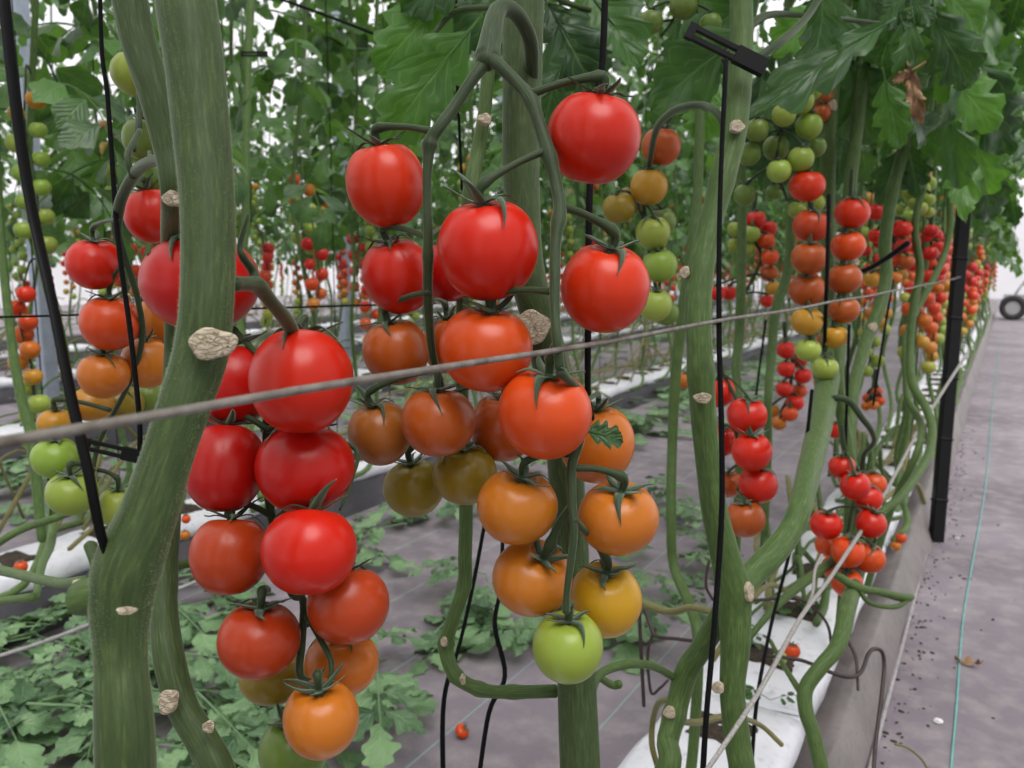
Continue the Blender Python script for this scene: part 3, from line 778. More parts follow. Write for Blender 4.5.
# centre truss
mb = MB()
ptube(mb, [(531, 92, 13, .625), (532, 66, 14, .605), (530, 40, 15, .585), (520, 18, 16, .565), (508, 8, 17, .55), (497, 12, 18, .54), (492, 32, 21, .525), (488, 55, 23, .515), (486, 63, 20, .51)], n=14, nodes=[(.9, .15, .06)])
ptube(mb, [(487, 60, 15, .512), (472, 80, 12, .508), (455, 106, 12, .505), (440, 126, 12, .50), (431, 140, 13, .50), (428, 160, 11, .50), (427, 190, 9, .50), (428, 230, 10, .50), (428, 262, 10, .505), (428, 300, 10, .515), (432, 350, 8, .53), (440, 380, 7, .55), (446, 410, 7, .585), (450, 440, 6, .59)], n=12, nodes=[(.33, .3, .02), (.6, .2, .02)])
ptube(mb, [(488, 58, 15, .512), (500, 66, 13, .505), (516, 82, 13, .50), (531, 100, 13, .495), (541, 130, 13, .49), (549, 155, 13, .485), (557, 188, 12, .48), (560, 210, 13, .475), (556, 240, 11, .47), (555, 275, 11, .465), (555, 310, 10, .46), (557, 340, 10, .455), (560, 368, 10, .455)], n=12, nodes=[(.25, .25, .03), (.42, .25, .03), (.62, .3, .03)])
ptube(mb, [(560, 372, 10, .455), (585, 400, 8, .49), (580, 440, 9, .50), (572, 465, 10, .50), (572, 500, 9, .495), (574, 530, 8, .49), (571, 560, 8, .49), (567, 590, 7, .49), (566, 612, 8, .49)], n=10)
for k, f, w in (('b1', (431, 131, .50), 8), ('b3', (530, 94, .495), 9), ('b2', (547, 150, .485), 8), ('b4', (561, 206, .475), 9), ('b5', (428, 238, .50), 7), ('b6', (556, 292, .465), 8), ('b7', (428, 292, .51), 7), ('b21', (430, 235, .51), 5), ('b8', (431, 300, .525), 5),
                ('b9', (557, 342, .455), 9), ('b10', (434, 370, .54), 6), ('b11', (437, 375, .54), 6), ('b12', (446, 395, .57), 5), ('b13', (450, 438, .59), 5), ('b14', (446, 428, .585), 5), ('b15', (572, 455, .505), 6), ('b16', (585, 405, .50), 6), ('b17', (573, 468, .50), 8), ('b18', (573, 505, .495), 9), ('b19', (574, 520, .49), 8), ('b20', (566, 608, .49), 8)):
    pedicel(mb, f, k, w, max(5, w - 1))
mb.build('fruit_truss', M['truss'], pC)
tpt, tax = TOP['b3']
# leaf scrap beside the truss
leaflet_px(pC, (586, 430, .50), (626, 441, .51), 27, 31, 'leaf', .5, label='small leaf curled beside the truss')
# hanging leaves behind the truss
L_near = [((470, 30, .78), (384, 132, .74), 66, 'leaf_bright'), ((455, -10, .82), (374, 62, .80), 62, 'leaf_bright'), ((430, 40, .86), (408, 108, .84), 46, 'leaf'), ((520, -30, .85), (452, 45, .82), 60, 'leaf'),
          ((548, 5, .80), (598, 84, .78), 66, 'leaf'), ((585, -12, .82), (642, 62, .80), 62, 'leaf'), ((560, 60, .88), (545, 118, .86), 40, 'leaf'), ((470, -35, .8), (400, -5, .78), 60, 'leaf')]
for i, (b, t_, w, m_) in enumerate(L_near): leaflet_px(pC, b, t_, w, 50 + i, m_, .15 + .25 * (i % 3))
mb = MB(); ptube(mb, [(530, -20, 7, .7), (500, 5, 6, .76), (455, 12, 6, .80), (425, 45, 5, .80)], n=8); ptube(mb, [(530, -20, 7, .7), (560, 0, 6, .78), (590, 10, 5, .81)], n=8)
mb.build('leaf_stalk', M['stem'], pC)

# --- plant D: right of centre, forked
D_pts = [(741, -10, 22.3, .80), (741, 50, 23.2, .79), (735, 125, 25.1, .77), (722, 180, 24.2, .76), (708, 235, 24.2, .75), (699, 285, 27.0, .74), (699, 340, 25.1, .73), (702, 395, 26.0, .73), (707, 450, 25.1, .735), (714, 505, 26.0, .74), (724, 550, 28.8, .745), (733, 590, 33.5, .75), (735, 640, 29.8, .75), (732, 690, 25.1, .75), (737, 740, 26.0, .75), (742, 790, 26.0, .75)]
eD = at(742, 790, .75)
pD = plant(eD, 'forked tomato plant right of the centre truss, held by a black clip')
stem_obj(pD, D_pts, 'stem_lt', 20, up=[(-.26, .86, 2.4), (-.24, .84, 1.7), (-.225, .82, 1.3)], down=[eD + np.array([-.01, .01, -.12]), (-.34, .80, .15)], nodes=[(.30, .10, .012), (.48, .12, .012), (.70, .08, .02)])
scar(pD, 738, 126, 15, 13, .748, (.2, 0), 'small pale cut scar'); scar(pD, 703, 398, 18, 11, .708, (.0, 0), 'small pale cut scar'); scar(pD, 684, 272, 10, 12, .735, (-.7, 0), 'small pale scar'); scar(pD, 751, 592, 12, 20, .735, (.9, .1), 'white cut scar'); scar(pD, 717, 688, 12, 12, .735, (-.7, .1), 'small pale scar')
E_pts = [(735, 600, 26, .755), (750, 577, 26, .78), (771, 556, 26, .80), (790, 532, 24, .83), (801, 505, 23, .86), (811, 462, 24, 1.0), (820, 425, 24, 1.18), (827, 385, 22, 1.42), (829, 330, 16, 1.52), (828, 260, 14, 1.55), (827, 190, 15, 1.55), (829, 130, 15, 1.50), (834, 70, 14, 1.50), (842, 20, 13, 1.50)]
mb = MB(); P = [at(a[0], a[1], a[3]) for a in E_pts]; R = [a[2] * .5 * a[3] / FPX for a in E_pts]
P += rise(P[-1], P[-2])[::-1]; R += [R[-1], R[-1] * .9, R[-1] * .7]
tube(mb, P, R, 16, 6, rough=.04, nodes=[(.45, .15, .012)]); mb.build('side_stem', M['stem_lt'], pD)
scar(pD, 834, 105, 10, 11, 1.48, (.4, 0), 'small pale cut scar'); scar(pD, 803, 513, 9, 8, .845, (.2, 0), 'small pale scar')
F_pts = [(728, 600, 20, .76), (717, 622, 22, .775), (700, 650, 22, .79), (686, 672, 23, .80), (677, 705, 22, .80), (668, 738, 22, .79), (655, 790, 24, .78)]
mb = MB(); P = [at(a[0], a[1], a[3]) for a in F_pts]; R = [a[2] * .5 * a[3] / FPX for a in F_pts]
P += [np.array((-.40, .70, .15))]; R += [.010]
tube(mb, P, R, 16, 6, rough=.04, nodes=[(.62, .15, .03)]); mb.build('side_stem', M['stem_lt'], pD)
scar(pD, 669, 713, 12, 12, .785, (-.4, .1), 'small pale scar')
mb = MB(); ptube(mb, [(728, 132, 9, .765), (718, 114, 8, .78), (705, 106, 8, .82), (688, 106, 8, .86), (672, 112, 8, .92), (657, 128, 7, 1.0), (650, 160, 6, 1.08), (644, 200, 5, 1.12), (648, 240, 5, 1.14), (656, 290, 4, 1.15)], n=10)
mb.build('fruit_truss', M['truss'], pD)
mb = MB(); ptube(mb, [(822, 404, 8, 1.32), (836, 398, 7, 1.30), (850, 402, 7, 1.30), (862, 418, 6.5, 1.30), (871, 430, 6, 1.32), (874, 442, 5, 1.35), (864, 455, 5, 1.40), (862, 475, 6, 1.42), (858, 510, 5, 1.43), (852, 545, 4, 1.43)], n=10)
mb.build('fruit_truss', M['truss'], pD)
mb = MB(); ptube(mb, [(724, 60, 8, .79), (760, 18, 8, .9), (800, 15, 6, 1.0), (830, 18, 5, 1.1), (885, 24, 4, 1.15)], n=8)
ptube(mb, [(752, 62, 8, .80), (780, 42, 9, .82), (800, 25, 8, .86), (815, 5, 7, .9), (835, -30, 7, .93)], n=8)
mb.build('leaf_stalk', M['truss'], pD)

# --- other plants of row 1, pixel-traced stems
def trow(pts, label, mat='stem_lt', n=12, downx=None, upx=None):
    e = at(*pts[-1][:2], pts[-1][3]); s = at(*pts[0][:2], pts[0][3])
    bx = downx if downx is not None else min(max(e[0], -.42), -.22)
    p = plant((bx, e[1], 0), label)
    down = [np.array([(e[0] + bx) / 2, e[1], max(.17, e[2] - .12)]), np.array([bx, e[1] - .02, .14])] if e[2] > .2 else []
    ux = upx if upx is not None else -.25
    up = [np.array([ux, s[1] + .06, 2.6]), np.array([(ux + s[0]) / 2, s[1] + .03, max(1.7, s[2] + .4)])]
    stem_obj(p, pts, mat, n, up=up, down=down); return p
pH = trow([(703, 20, 10, 1.25), (700, 130, 10, 1.25), (697, 200, 10, 1.24), (686, 290, 12, 1.22), (676, 370, 11, 1.22), (672, 450, 10, 1.22), (671, 520, 10, 1.2), (674, 566, 10, 1.2), (689, 604, 11, 1.15), (698, 640, 11, 1.1)], 'thin dark tomato stem just left of the forked plant')
pI = trow([(864, 60, 14, 1.5), (857, 125, 13, 1.5), (850, 188, 13, 1.5), (846, 260, 12, 1.5), (842, 330, 12, 1.5), (838, 380, 12, 1.45), (846, 440, 12, 1.46), (860, 520, 13, 1.44), (856, 575, 15, 1.32), (848, 606, 17, 1.15), (838, 645, 16, 1.08), (822, 665, 15, 1.06), (806, 688, 15, 1.05), (806, 712, 15, 1.04), (814, 738, 15, 1.03), (822, 790, 16, 1.02)], 'tomato plant with a kinked low stem beside the white slab corner', downx=-.22)
pJ = trow([(905, 145, 12, 1.75), (893, 190, 12, 1.75), (885, 240, 12, 1.75), (886, 278, 12, 1.75), (878, 312, 13, 1.72), (868, 335, 13, 1.7), (860, 362, 12, 1.65), (853, 392, 12, 1.6), (850, 440, 11, 1.55), (850, 500, 10, 1.5)], 'pale tomato stem zigzagging between the double fruit string and the post')
pK = trow([(927, 170, 7.8, 2.0), (915, 225, 7.0, 2.0), (920, 270, 7.8, 2.0), (913, 310, 7.8, 1.98), (910, 355, 7.8, 1.95), (913, 385, 8.6, 1.9), (926, 408, 8.6, 1.85), (932, 432, 8.6, 1.8), (926, 460, 8.6, 1.7), (902, 495, 8.6, 1.55), (877, 520, 7.8, 1.5)], 'tomato stem winding down in front of the black post')
pL = trow([(950, 190, 6.2, 2.2), (946, 250, 6.2, 2.2), (912, 320, 6.2, 2.1), (905, 345, 6.2, 2.05), (906, 372, 7.0, 2.0), (908, 400, 7.0, 1.95), (921, 425, 7.0, 1.85), (916, 455, 7.0, 1.75)], 'thin tomato stem bending left of the black post')
pM = trow([(735, 30, 9, 1.7), (738, 120, 9, 1.7), (742, 200, 9, 1.7), (741, 290, 10, 1.7), (739, 340, 10, 1.7), (736, 370, 9, 1.65), (740, 420, 9, 1.6)], 'thin tomato stem behind the forked plant')
pN = trow([(790, 120, 9, 1.9), (792, 200, 9, 1.9), (788, 270, 10, 1.9), (776, 310, 10, 1.88), (771, 360, 9, 1.85), (768, 400, 8, 1.8)], 'thin tomato stem left of the double fruit string')
scar(pJ, 874, 327, 9, 9, 1.69, (.3, 0)); scar(pI, 857, 262, 7, 8, 1.48, (.3, 0))

# ------------------------------------------------------------------ mid clusters of row 1
ORD = ['topmost', 'second', 'third', 'fourth', 'fifth', 'sixth', 'seventh', 'eighth', 'ninth', 'tenth', 'eleventh', 'twelfth', 'thirteenth', 'fourteenth', 'fifteenth', 'sixteenth', 'seventeenth', 'eighteenth']
def cluster(p, phrase, d, items, squash=.93, hi=True, stalk=True, w=4):
    tops = []; items = sorted(items, key=lambda t: t[1]); pts = []
    # separate overlapping fruit in depth
    ds = [d + (it[4] if len(it) > 4 else 0) for it in items]
    for _ in range(120):
        mv = False
        for i in range(len(items)):
            for j in range(i + 1, len(items)):
                a, b = at(items[i][0], items[i][1], ds[i]), at(items[j][0], items[j][1], ds[j])
                g = np.linalg.norm(a - b) - (items[i][2] * ds[i] + items[j][2] * ds[j]) / FPX * .965
                if g < 0:
                    s_ = .003 if ds[i] >= ds[j] else -.003; ds[i] += s_; ds[j] -= s_; mv = True
        if not mv: break
    for k, it in enumerate(items):
        px, py, r, col = it[:4]; rr = r * ds[k] / FPX
        o_ = 'lowest' if k == len(items) - 1 else (ORD[k] if k == 0 else ORD[k] + ' from top')
        big = r >= 11
        c_ = WORD[col]
        tp = tomato(at(px, py, ds[k]), rr, rr * squash, col, f'{c_} tomato {o_} of the {phrase}', phrase, (random.uniform(-.2, .2), random.uniform(0, .3)), 'hi' if r > 14 else 'mid', r >= 8)
        tops.append(tp[0]); pts.append((px, py))
    if stalk and p is not None:
        T = np.array(tops); T = T[np.argsort(-T[:, 2])]
        z = np.linspace(T[0, 2] + .05, T[-1, 2] + .005, 6); cx = T[:, 0].mean(); cy = T[:, 1].mean()
        path = []
        for q in z:
            wgt = np.exp(-((T[:, 2] - q) / .03) ** 2) + 1e-6; m = (T * wgt[:, None]).sum(0) / wgt.sum()
            path.append([m[0] + FH[0] * .012, m[1] + FH[1] * .012, q])
        mb = MB(); rs = w * .5 * d / FPX; path = np.array(path)
        tube(mb, path, np.linspace(rs * 1.2, rs * .8, 6), 6, 4)
        for t in tops:
            i = np.argmin(np.abs(path[:, 2] - (t[2] + .015))); tube(mb, [path[i], (path[i] + t) / 2 + np.array([0, 0, .006]), t + np.array([0, 0, .004]), t], [rs * .7, rs * .6, rs * .8, rs * .7], 6, 3)
        mb.build('fruit_truss', M['truss'], p)
cluster(pD, 'ripening string left of the forked plant', 1.10, [(686, 92, 18, 'brown'), (661, 147, 19.5, 'dorange'), (649, 187, 19, 'ochre'), (619, 208, 16, 'olive'), (632, 200, 15, 'olive', .06), (653, 233, 17.5, 'green'), (662, 222, 14, 'dgreen', .05), (660, 266, 17, 'green'), (655, 305, 17, 'lime'), (666, 313, 13, 'dgreen', .04)], .97)
cluster(pD, 'green fruit left of the black clip', 1.0, [(651, 22, 12, 'dgreen'), (683, 6, 14, 'dgreen'), (711, 24, 11, 'dgreen'), (640, 45, 9, 'dgreen')], .97)
cluster(pD, 'green bunch high beside the fork', 1.35, [(812, 67, 13.5, 'ochre'), (800, 101, 14, 'green'), (779, 92, 13, 'dgreen'), (784, 115, 12, 'green'), (809, 126, 13.5, 'green'), (757, 130, 12, 'dgreen'), (801, 159, 13, 'green'), (779, 171, 12, 'lime'), (776, 148, 13, 'dgreen', .05), (811, 90, 11, 'green', .05), (749, 154, 12, 'dgreen', .03), (815, 147, 11, 'dgreen', .05), (745, 195, 11, 'dgreen', .1), (774, 192, 8, 'dgreen', .1), (822, 97, 11, 'dorange', .14), (822, 113, 9, 'dorange', .14), (797, 210, 9, 'green', .1), (815, 203, 10, 'green', .14)], .97)
cluster(pD, 'left string of the double red column', 1.36, [(807, 186, 17.5, 'scarlet'), (811, 226, 18, 'rust'), (809, 258, 17.5, 'dorange'), (807, 290, 18, 'dorange'), (807, 321, 16, 'ochre'), (808, 350, 13, 'lime')], .9)
cluster(pI, 'right string of the double red column', 1.40, [(852, 213, 17.5, 'scarlet'), (848, 246, 16.5, 'orred'), (844, 279, 17, 'dorange'), (844, 310, 15, 'dorange'), (835, 337, 12.5, 'ochre'), (825, 368, 13, 'lime')], .9)
cluster(pD, 'red column right of the forked stem', 1.18, [(719, 392, 16, 'red', .06), (747, 416, 19.5, 'red'), (752, 452, 20, 'red'), (758, 485, 19, 'red'), (745, 519, 19.5, 'dorange'), (721, 440, 17, 'red', .08), (728, 484, 14, 'dorange', .08)], .95)
cluster(pI, 'red bunch hanging over the slab edge', 1.30, [(842, 467, 13, 'red'), (855, 486, 15, 'red'), (873, 484, 13, 'orred', .05), (867, 498, 15, 'red', .02), (826, 525, 15.5, 'red'), (871, 524, 15, 'red', .02), (828, 545, 13, 'orred', .05), (848, 552, 16.5, 'orred', -.03), (869, 558, 15.5, 'orred'), (835, 567, 13, 'orred', .02), (847, 583, 15, 'orred')], .93)
cluster(pN, 'small red bunch under the left string', 2.1, [(786, 350, 9.5, 'red'), (786, 369, 9, 'red'), (803, 376, 8.5, 'red'), (784, 389, 8.5, 'red'), (795, 403, 9, 'red'), (799, 361, 8, 'deep', .05), (799, 391, 8, 'orred', .05), (790, 414, 8, 'orred'), (779, 423, 7.5, 'orange'), (773, 411, 7, 'orange', .05)], .92)
cluster(pM, 'small mixed bunch beyond the forked stem', 2.2, [(756, 220, 10, 'red'), (768, 229, 9, 'red', .05), (766, 241, 9, 'orred'), (770, 257, 9, 'orred'), (769, 273, 9, 'dorange'), (773, 288, 7.5, 'ochre'), (751, 234, 9, 'green'), (736, 229, 8.5, 'green'), (747, 249, 8.5, 'green'), (735, 245, 8, 'green', .05), (767, 301, 7, 'red', .05), (717, 293, 8.5, 'red'), (729, 293, 8, 'red', .05)], .92)
cluster(pJ, 'red and brown bunch between pale stems', 2.0, [(876, 212, 9, 'red'), (902, 229, 10, 'red'), (876, 236, 8, 'red', .04), (896, 245, 8.5, 'red', .04), (903, 246, 8, 'red'), (896, 260, 7.5, 'orred'), (907, 262, 7.5, 'dorange'), (884, 272, 7, 'dorange'), (894, 278, 7.5, 'orange'), (872, 280, 8.5, 'ochre'), (901, 275, 7, 'ochre', .04)], .92)
cluster(pK, 'green bunch left of the black post', 2.1, [(925, 150, 6, 'dorange'), (926, 162, 7, 'dorange'), (915, 158, 5.5, 'dorange'), (925, 176, 6.5, 'ochre'), (910, 193, 7, 'green'), (923, 189, 7, 'green'), (915, 204, 7, 'green'), (928, 200, 7, 'green'), (921, 208, 6.5, 'lime', -.02), (928, 212, 6, 'green')], .95)
cluster(pK, 'red bunch touching the black post', 2.3, [(936, 235, 6.5, 'red'), (926, 237, 6.5, 'red'), (938, 247, 6.5, 'red'), (928, 250, 6.5, 'red'), (941, 270, 6, 'red'), (930, 262, 6, 'orred'), (932, 280, 6, 'orred'), (938, 288, 5.5, 'orange'), (930, 292, 5.5, 'orange')], .92)
cluster(pD, 'small group behind the lower forked stem', 1.5, [(685, 380, 9, 'orange'), (703, 382, 8, 'red', .02), (838, 395, 8, 'red', .2), (840, 410, 8, 'red', .2), (836, 430, 9, 'red', .2)], .95, stalk=False)
cluster(pL, 'small orange bunch above the trailing stems', 2.4, [(868, 398, 5.5, 'orred'), (877, 392, 5.5, 'orred'), (866, 406, 5, 'orange'), (874, 405, 5, 'orange'), (880, 401, 5, 'orred')], .95)
# loose fruit
tomato(at(792, 651, 1.25), 8 * 1.25 / FPX, 7.6 * 1.25 / FPX, 'orred', 'small orange-red tomato lying on the white slab', None, (0, .1), 'mid', True)
tomato(at(780, 658, 1.22), 7 * 1.22 / FPX, 7 * 1.22 / FPX, 'lime', 'small pale green tomato lying on the white slab beside the orange-red one', None, (0, .1), 'mid', True)
g = gp(862, 749, .011); tomato(g, .0085, .0085, 'dgreen', 'tiny green tomato on the ground at the foot of the gutter', None, (.3, .1), 'mid', True)
g = gp(462, 731, .012); tomato(g, .014, .010, 'orred', 'squashed orange-red tomato lying on the aisle floor', None, (.8, .3), 'mid', True)
g = gp(21, 567, .13); tomato(at(21, 567, 1.7), 6.5 * 1.7 / FPX, 6.5 * 1.7 / FPX, 'orred', 'small orange-red tomato above the second row slab at the far left', None, (0, .1), 'mid', True)
tomato(at(185, 535, 1.6), 5 * 1.6 / FPX, 5 * 1.6 / FPX, 'orange', 'tiny orange tomato seen between the left stems and the left truss', None, (0, .1), 'mid', True)
tomato(at(186, 519, 1.6), 4.5 * 1.6 / FPX, 4.5 * 1.6 / FPX, 'orred', 'tiny red tomato seen just above the tiny orange one by the left truss', None, (0, .1), 'mid', True)
tomato(at(901, 538, 1.9), 5.5 * 1.9 / FPX, 5.5 * 1.9 / FPX, 'orred', 'tiny orange-red tomato hanging over the grey gutter side', None, (0, .1), 'mid', True)
tomato(at(896, 546, 1.9), 5 * 1.9 / FPX, 5 * 1.9 / FPX, 'orange', 'tiny orange tomato below the orange-red one at the gutter side', None, (0, .1), 'mid', True)

# canopy leaves of row 1 (upper right), placed leaflet by leaflet
R_leaves = [
 (pD, (752, 28, .95), (640, 105, 1.0), 66, 'leaf', .3), (pD, (705, 50, 1.25), (650, 130, 1.3), 40, 'leaf', .1), (pD, (712, 90, 1.25), (700, 140, 1.25), 40, 'leaf_bright', .1), (pD, (760, -10, 1.0), (680, 50, 1.05), 60, 'leaf', .4),
 (pD, (885, 24, 1.0), (756, 98, .92), 46, 'leaf', .5), (pD, (820, 5, 1.1), (775, 48, 1.1), 44, 'leaf_bright', .3), (pD, (765, 70, 1.7), (752, 165, 1.7), 60, 'leaf', .1), (pD, (840, 70, 1.8), (800, 170, 1.8), 60, 'leaf', .3), (pD, (790, 90, 1.75), (770, 190, 1.75), 55, 'leaf', .1),
 (pI, (895, 20, 1.25), (868, 90, 1.55), 40, 'leaf', .2), (pI, (902, 22, 1.2), (917, 72, 1.2), 34, 'leaf', .1), (pI, (930, 10, 1.3), (980, 90, 1.3), 48, 'leaf', .3), (pI, (885, 80, 1.3), (900, 148, 1.3), 34, 'leaf_bright', .1),
 (pJ, (905, 110, 1.3), (948, 145, 1.35), 34, 'leaf', .3), (pJ, (850, 60, 1.5), (872, 145, 1.5), 60, 'leaf', .1), (pJ, (940, 60, 1.5), (1000, 130, 1.5), 50, 'leaf_bright', .4), (pK, (950, 110, 1.6), (962, 190, 1.6), 36, 'leaf', .2),
 (pK, (958, 130, 1.8), (966, 215, 1.7), 30, 'leaf_bright', .2), (pK, (970, 60, 1.7), (1015, 160, 1.8), 50, 'leaf', .4), (pK, (965, 120, 1.9), (1003, 210, 1.95), 42, 'leaf_bright', .3), (pL, (975, 150, 2.1), (1000, 235, 2.2), 36, 'leaf', .3),
 (pI, (860, -10, 1.2), (905, 20, 1.2), 50, 'leaf', .4), (pJ, (930, -20, 1.5), (1000, 30, 1.5), 50, 'leaf_bright', .4), (pJ, (985, 10, 1.7), (955, 80, 1.6), 50, 'leaf', .3),
 (pL, (990, 60, 2.2), (1012, 110, 2.2), 40, 'leaf_bright', .4), (pI, (840, 0, 1.4), (830, 60, 1.4), 50, 'leaf', .2), (pJ, (880, 60, 1.6), (925, 120, 1.6), 50, 'leaf', .2), (pJ, (900, 150, 1.8), (880, 200, 1.8), 30, 'leaf', .2)]
for i, (p_, b, t_, w, m_, fc) in enumerate(R_leaves): leaflet_px(p_, b, t_, w, 90 + i, m_, fc)
leaflet_px(pI, (908, 66, 1.2), (922, 124, 1.2), 15, 140, 'leaf_dry', .1, name='dried_leaf', label='shrivelled brown leaf hanging down', crumple=4)
leaflet_px(pI, (912, 70, 1.19), (892, 82, 1.2), 10, 141, 'leaf_dry', .1, name='dried_leaf', label='shrivelled brown leaf curling left', crumple=3)

# ------------------------------------------------------------------ background plants
fol_far = [foliage_geo(300 + i, .96, 2.7, 21, 'lo', sz=(.2, .34)).mesh('foliage', M['leaf_far']) for i in range(7)]
fol_near = [foliage_geo(340 + i, 1.18, 2.3, 9, 'mid', sz=(.18, .30)).mesh('foliage', M['leaf']) for i in range(5)]
fol_low = [foliage_geo(380 + i, .45, 2.6, 24, 'lo', sz=(.26, .40)).mesh('foliage', M['leaf_far']) for i in range(3)]
fol_high = [foliage_geo(360 + i, 1.5, 2.6, 9, 'lo', sz=(.2, .34)).mesh('foliage', M['leaf_far']) for i in range(3)]
def stem_geo(seed):
    r = np.random.RandomState(seed); P = []; x = y = 0.0
    P.append((0, -.25, .13)); P.append((.02, -.12, .15)); P.append((r.uniform(-.04, .04), -.02, .25))
    for z in (.45, .65, .85, 1.1, 1.5, 2.0, 2.7):
        P.append((r.uniform(-.04, .04) * (1 if z < 1.2 else .5), r.uniform(-.05, .05), z))
    mb = MB(); tube(mb, P, np.linspace(.0095, .006, len(P)), 7, 4, rough=.05); return mb.mesh('stem', M['stem_far'])
stems_me = [stem_geo(500 + i) for i in range(6)]
def truss_me_geo(seed):
    r = np.random.RandomState(seed); n = r.randint(8, 13); L = .03 * n; P = [(0, 0, .04), (.03, 0, .05), (.05, 0, .0)] + [(.055 + r.uniform(-.01, .01), r.uniform(-.01, .01), -L * k / 4) for k in range(1, 5)]
    mb = MB(); tube(mb, P, .0025, 5, 3); fr = []
    ripe = r.uniform(.4, 1.3)
    for k in range(n):
        s = (k + .5) / n; z = -L * s; sd = (-1 if k % 2 else 1); a = r.uniform(-.7, .7)
        rr = .021 * r.uniform(.85, 1.1)
        fr.append((.055 + r.uniform(-.006, .012), sd * (rr * 1.02) , z - .01, rr, s))
    return mb.mesh('fruit_truss', M['truss']), fr, ripe
trusses = [truss_me_geo(600 + i) for i in range(10)]
def ripe_col(t):
    st = [(-.2, 'deep'), (.15, 'red'), (.45, 'orred'), (.62, 'orange'), (.78, 'ochre'), (.9, 'lime'), (1.1, 'green'), (3, 'dgreen')]
    for k in range(len(st) - 1):
        if t <= st[k + 1][0]:
            f = max(0, (t - st[k][0]) / (st[k + 1][0] - st[k][0])); a, b = COL[st[k][1]], COL[st[k + 1][1]]
            return tuple(a[i] * (1 - f) + b[i] * f for i in range(3)) + (1,), st[k + 1][1]
    return COL['dgreen'], 'dgreen'
bg_fruit = []
str_me = MB(); tube(str_me, [(0, 0, .2), (0.005, .005, 1.2), (0, 0, 2.8)], .0016, 4, 2); str_me = str_me.mesh('support_string', M['string'])
def bg_plant(x, y, row, r, fol, drop_s=True, group=None, label=None, trs=2):
    e = tag(empty('tomato_plant', (x, y, 0)), label, 'tomato plant', group); e.rotation_euler.z = 0
    s = bpy.data.objects.new('stem', stems_me[r.randint(6)]); s.parent = e; C.objects.link(s)
    f = bpy.data.objects.new('foliage', fol[r.randint(len(fol))]); f.parent = e; f.rotation_euler.z = r.uniform(0, 6.28); f.location.z = r.uniform(-.08, .08); C.objects.link(f)
    for q in range(trs):
        me, fr, ripe = trusses[r.randint(10)]; a = r.uniform(0, 6.28)
        # the lower trusses are ripe, the upper ones green
        z = r.uniform(.80, 1.0) if q == 0 else r.uniform(1.1, 1.35)
        t = bpy.data.objects.new('fruit_truss', me); t.parent = e; t.location = (0, 0, z); t.rotation_euler.z = a; C.objects.link(t)
        rp_ = ripe if q == 0 else r.uniform(-.3, .3); ca, sa = math.cos(a), math.sin(a)
        for (fx, fy, fz, rr, s_) in fr:
            w = np.array([x + fx * ca - fy * sa, y + fx * sa + fy * ca, z + fz])
            bg_fruit.append((w, rr, s_ * 1.1 + (1 - rp_) * .75 - .15, row))
    if drop_s and r.rand() < .55:
        s = bpy.data.objects.new('support_string', str_me); s.location = (x + r.uniform(-.04, .04), y + r.uniform(-.1, .1), 0); C.objects.link(s)
        tag(s, f'thin black support string hanging in the {row} row', 'string', f'black strings in the {row} row')
r = np.random.RandomState(11)
# row 1 beyond the traced plants
def in_view(x, y):
    v = np.array([x, y, 1.1]) - CAM; d = v @ FW
    return d > .2 and -170 / max(d, 1) * 2 - 60 < 512 + FPX * (v @ RT) / d < 1090
mass = []
y = 2.55
while y < 14.5:
    for sx in (-.08, .10):
        bg_plant(-.33 + sx + r.uniform(-.04, .04), y + r.uniform(-.08, .08), 'nearest', r, fol_near if y < 6 else fol_far, True, 'plants further along the nearest row', 'tomato plant further along the row beside the path', 2)
    y += .36 + .02 * max(0, y - 6)
# rows behind
for k, x in enumerate(ROWX[1:]):
    y = -.4 + .1 * k
    while y < 19:
        for sx in (-.14, .14):
            xx, yy = x + sx + r.uniform(-.05, .05), y + r.uniform(-.1, .1)
            if not in_view(xx, yy) or (k >= 2 and sx < 0): continue
            if k < 3 or (k == 3 and y < 9): bg_plant(xx, yy, RN[k], r, fol_far, k < 3, f'tomato plants of the {RN[k]} row', f'tomato plant standing in the {RN[k]} row from the path', 2)
            else: mass.append((xx, yy, r.randint(7), r.uniform(0, 6.28), r.randint(6)))
        y += .46 + .05 * k
# the row across the path, beside and behind the camera
for k in range(12):
    bg_plant(1.30 + r.uniform(-.1, .1), -2.9 + k * .40, 'opposite', r, fol_low, False, 'plants of the row across the path', 'tomato plant of the row across the path from the fruit', 2)
for k in range(5):
    bg_plant(-.40 + r.uniform(-.1, .1), -.75 - k * .42, 'nearest', r, fol_low, False, 'plants of the nearest row behind the camera', 'tomato plant of the nearest row, back along the path', 1)
for k in range(6):
    bg_plant(-2.0 + r.uniform(-.1, .1), -.5 - k * .45, 'second', r, fol_low, False, 'plants of the second row behind the camera', 'tomato plant of the second row, back along the aisle', 1)
def coords(me):
    V = np.empty(len(me.vertices) * 3, np.float32); me.vertices.foreach_get('co', V); return V.reshape(-1, 3).astype(float)
def vuv(me):
    A = np.empty(len(me.vertices) * 3, np.float32); me.attributes['vuv'].data.foreach_get('vector', A); return A.reshape(-1, 3)
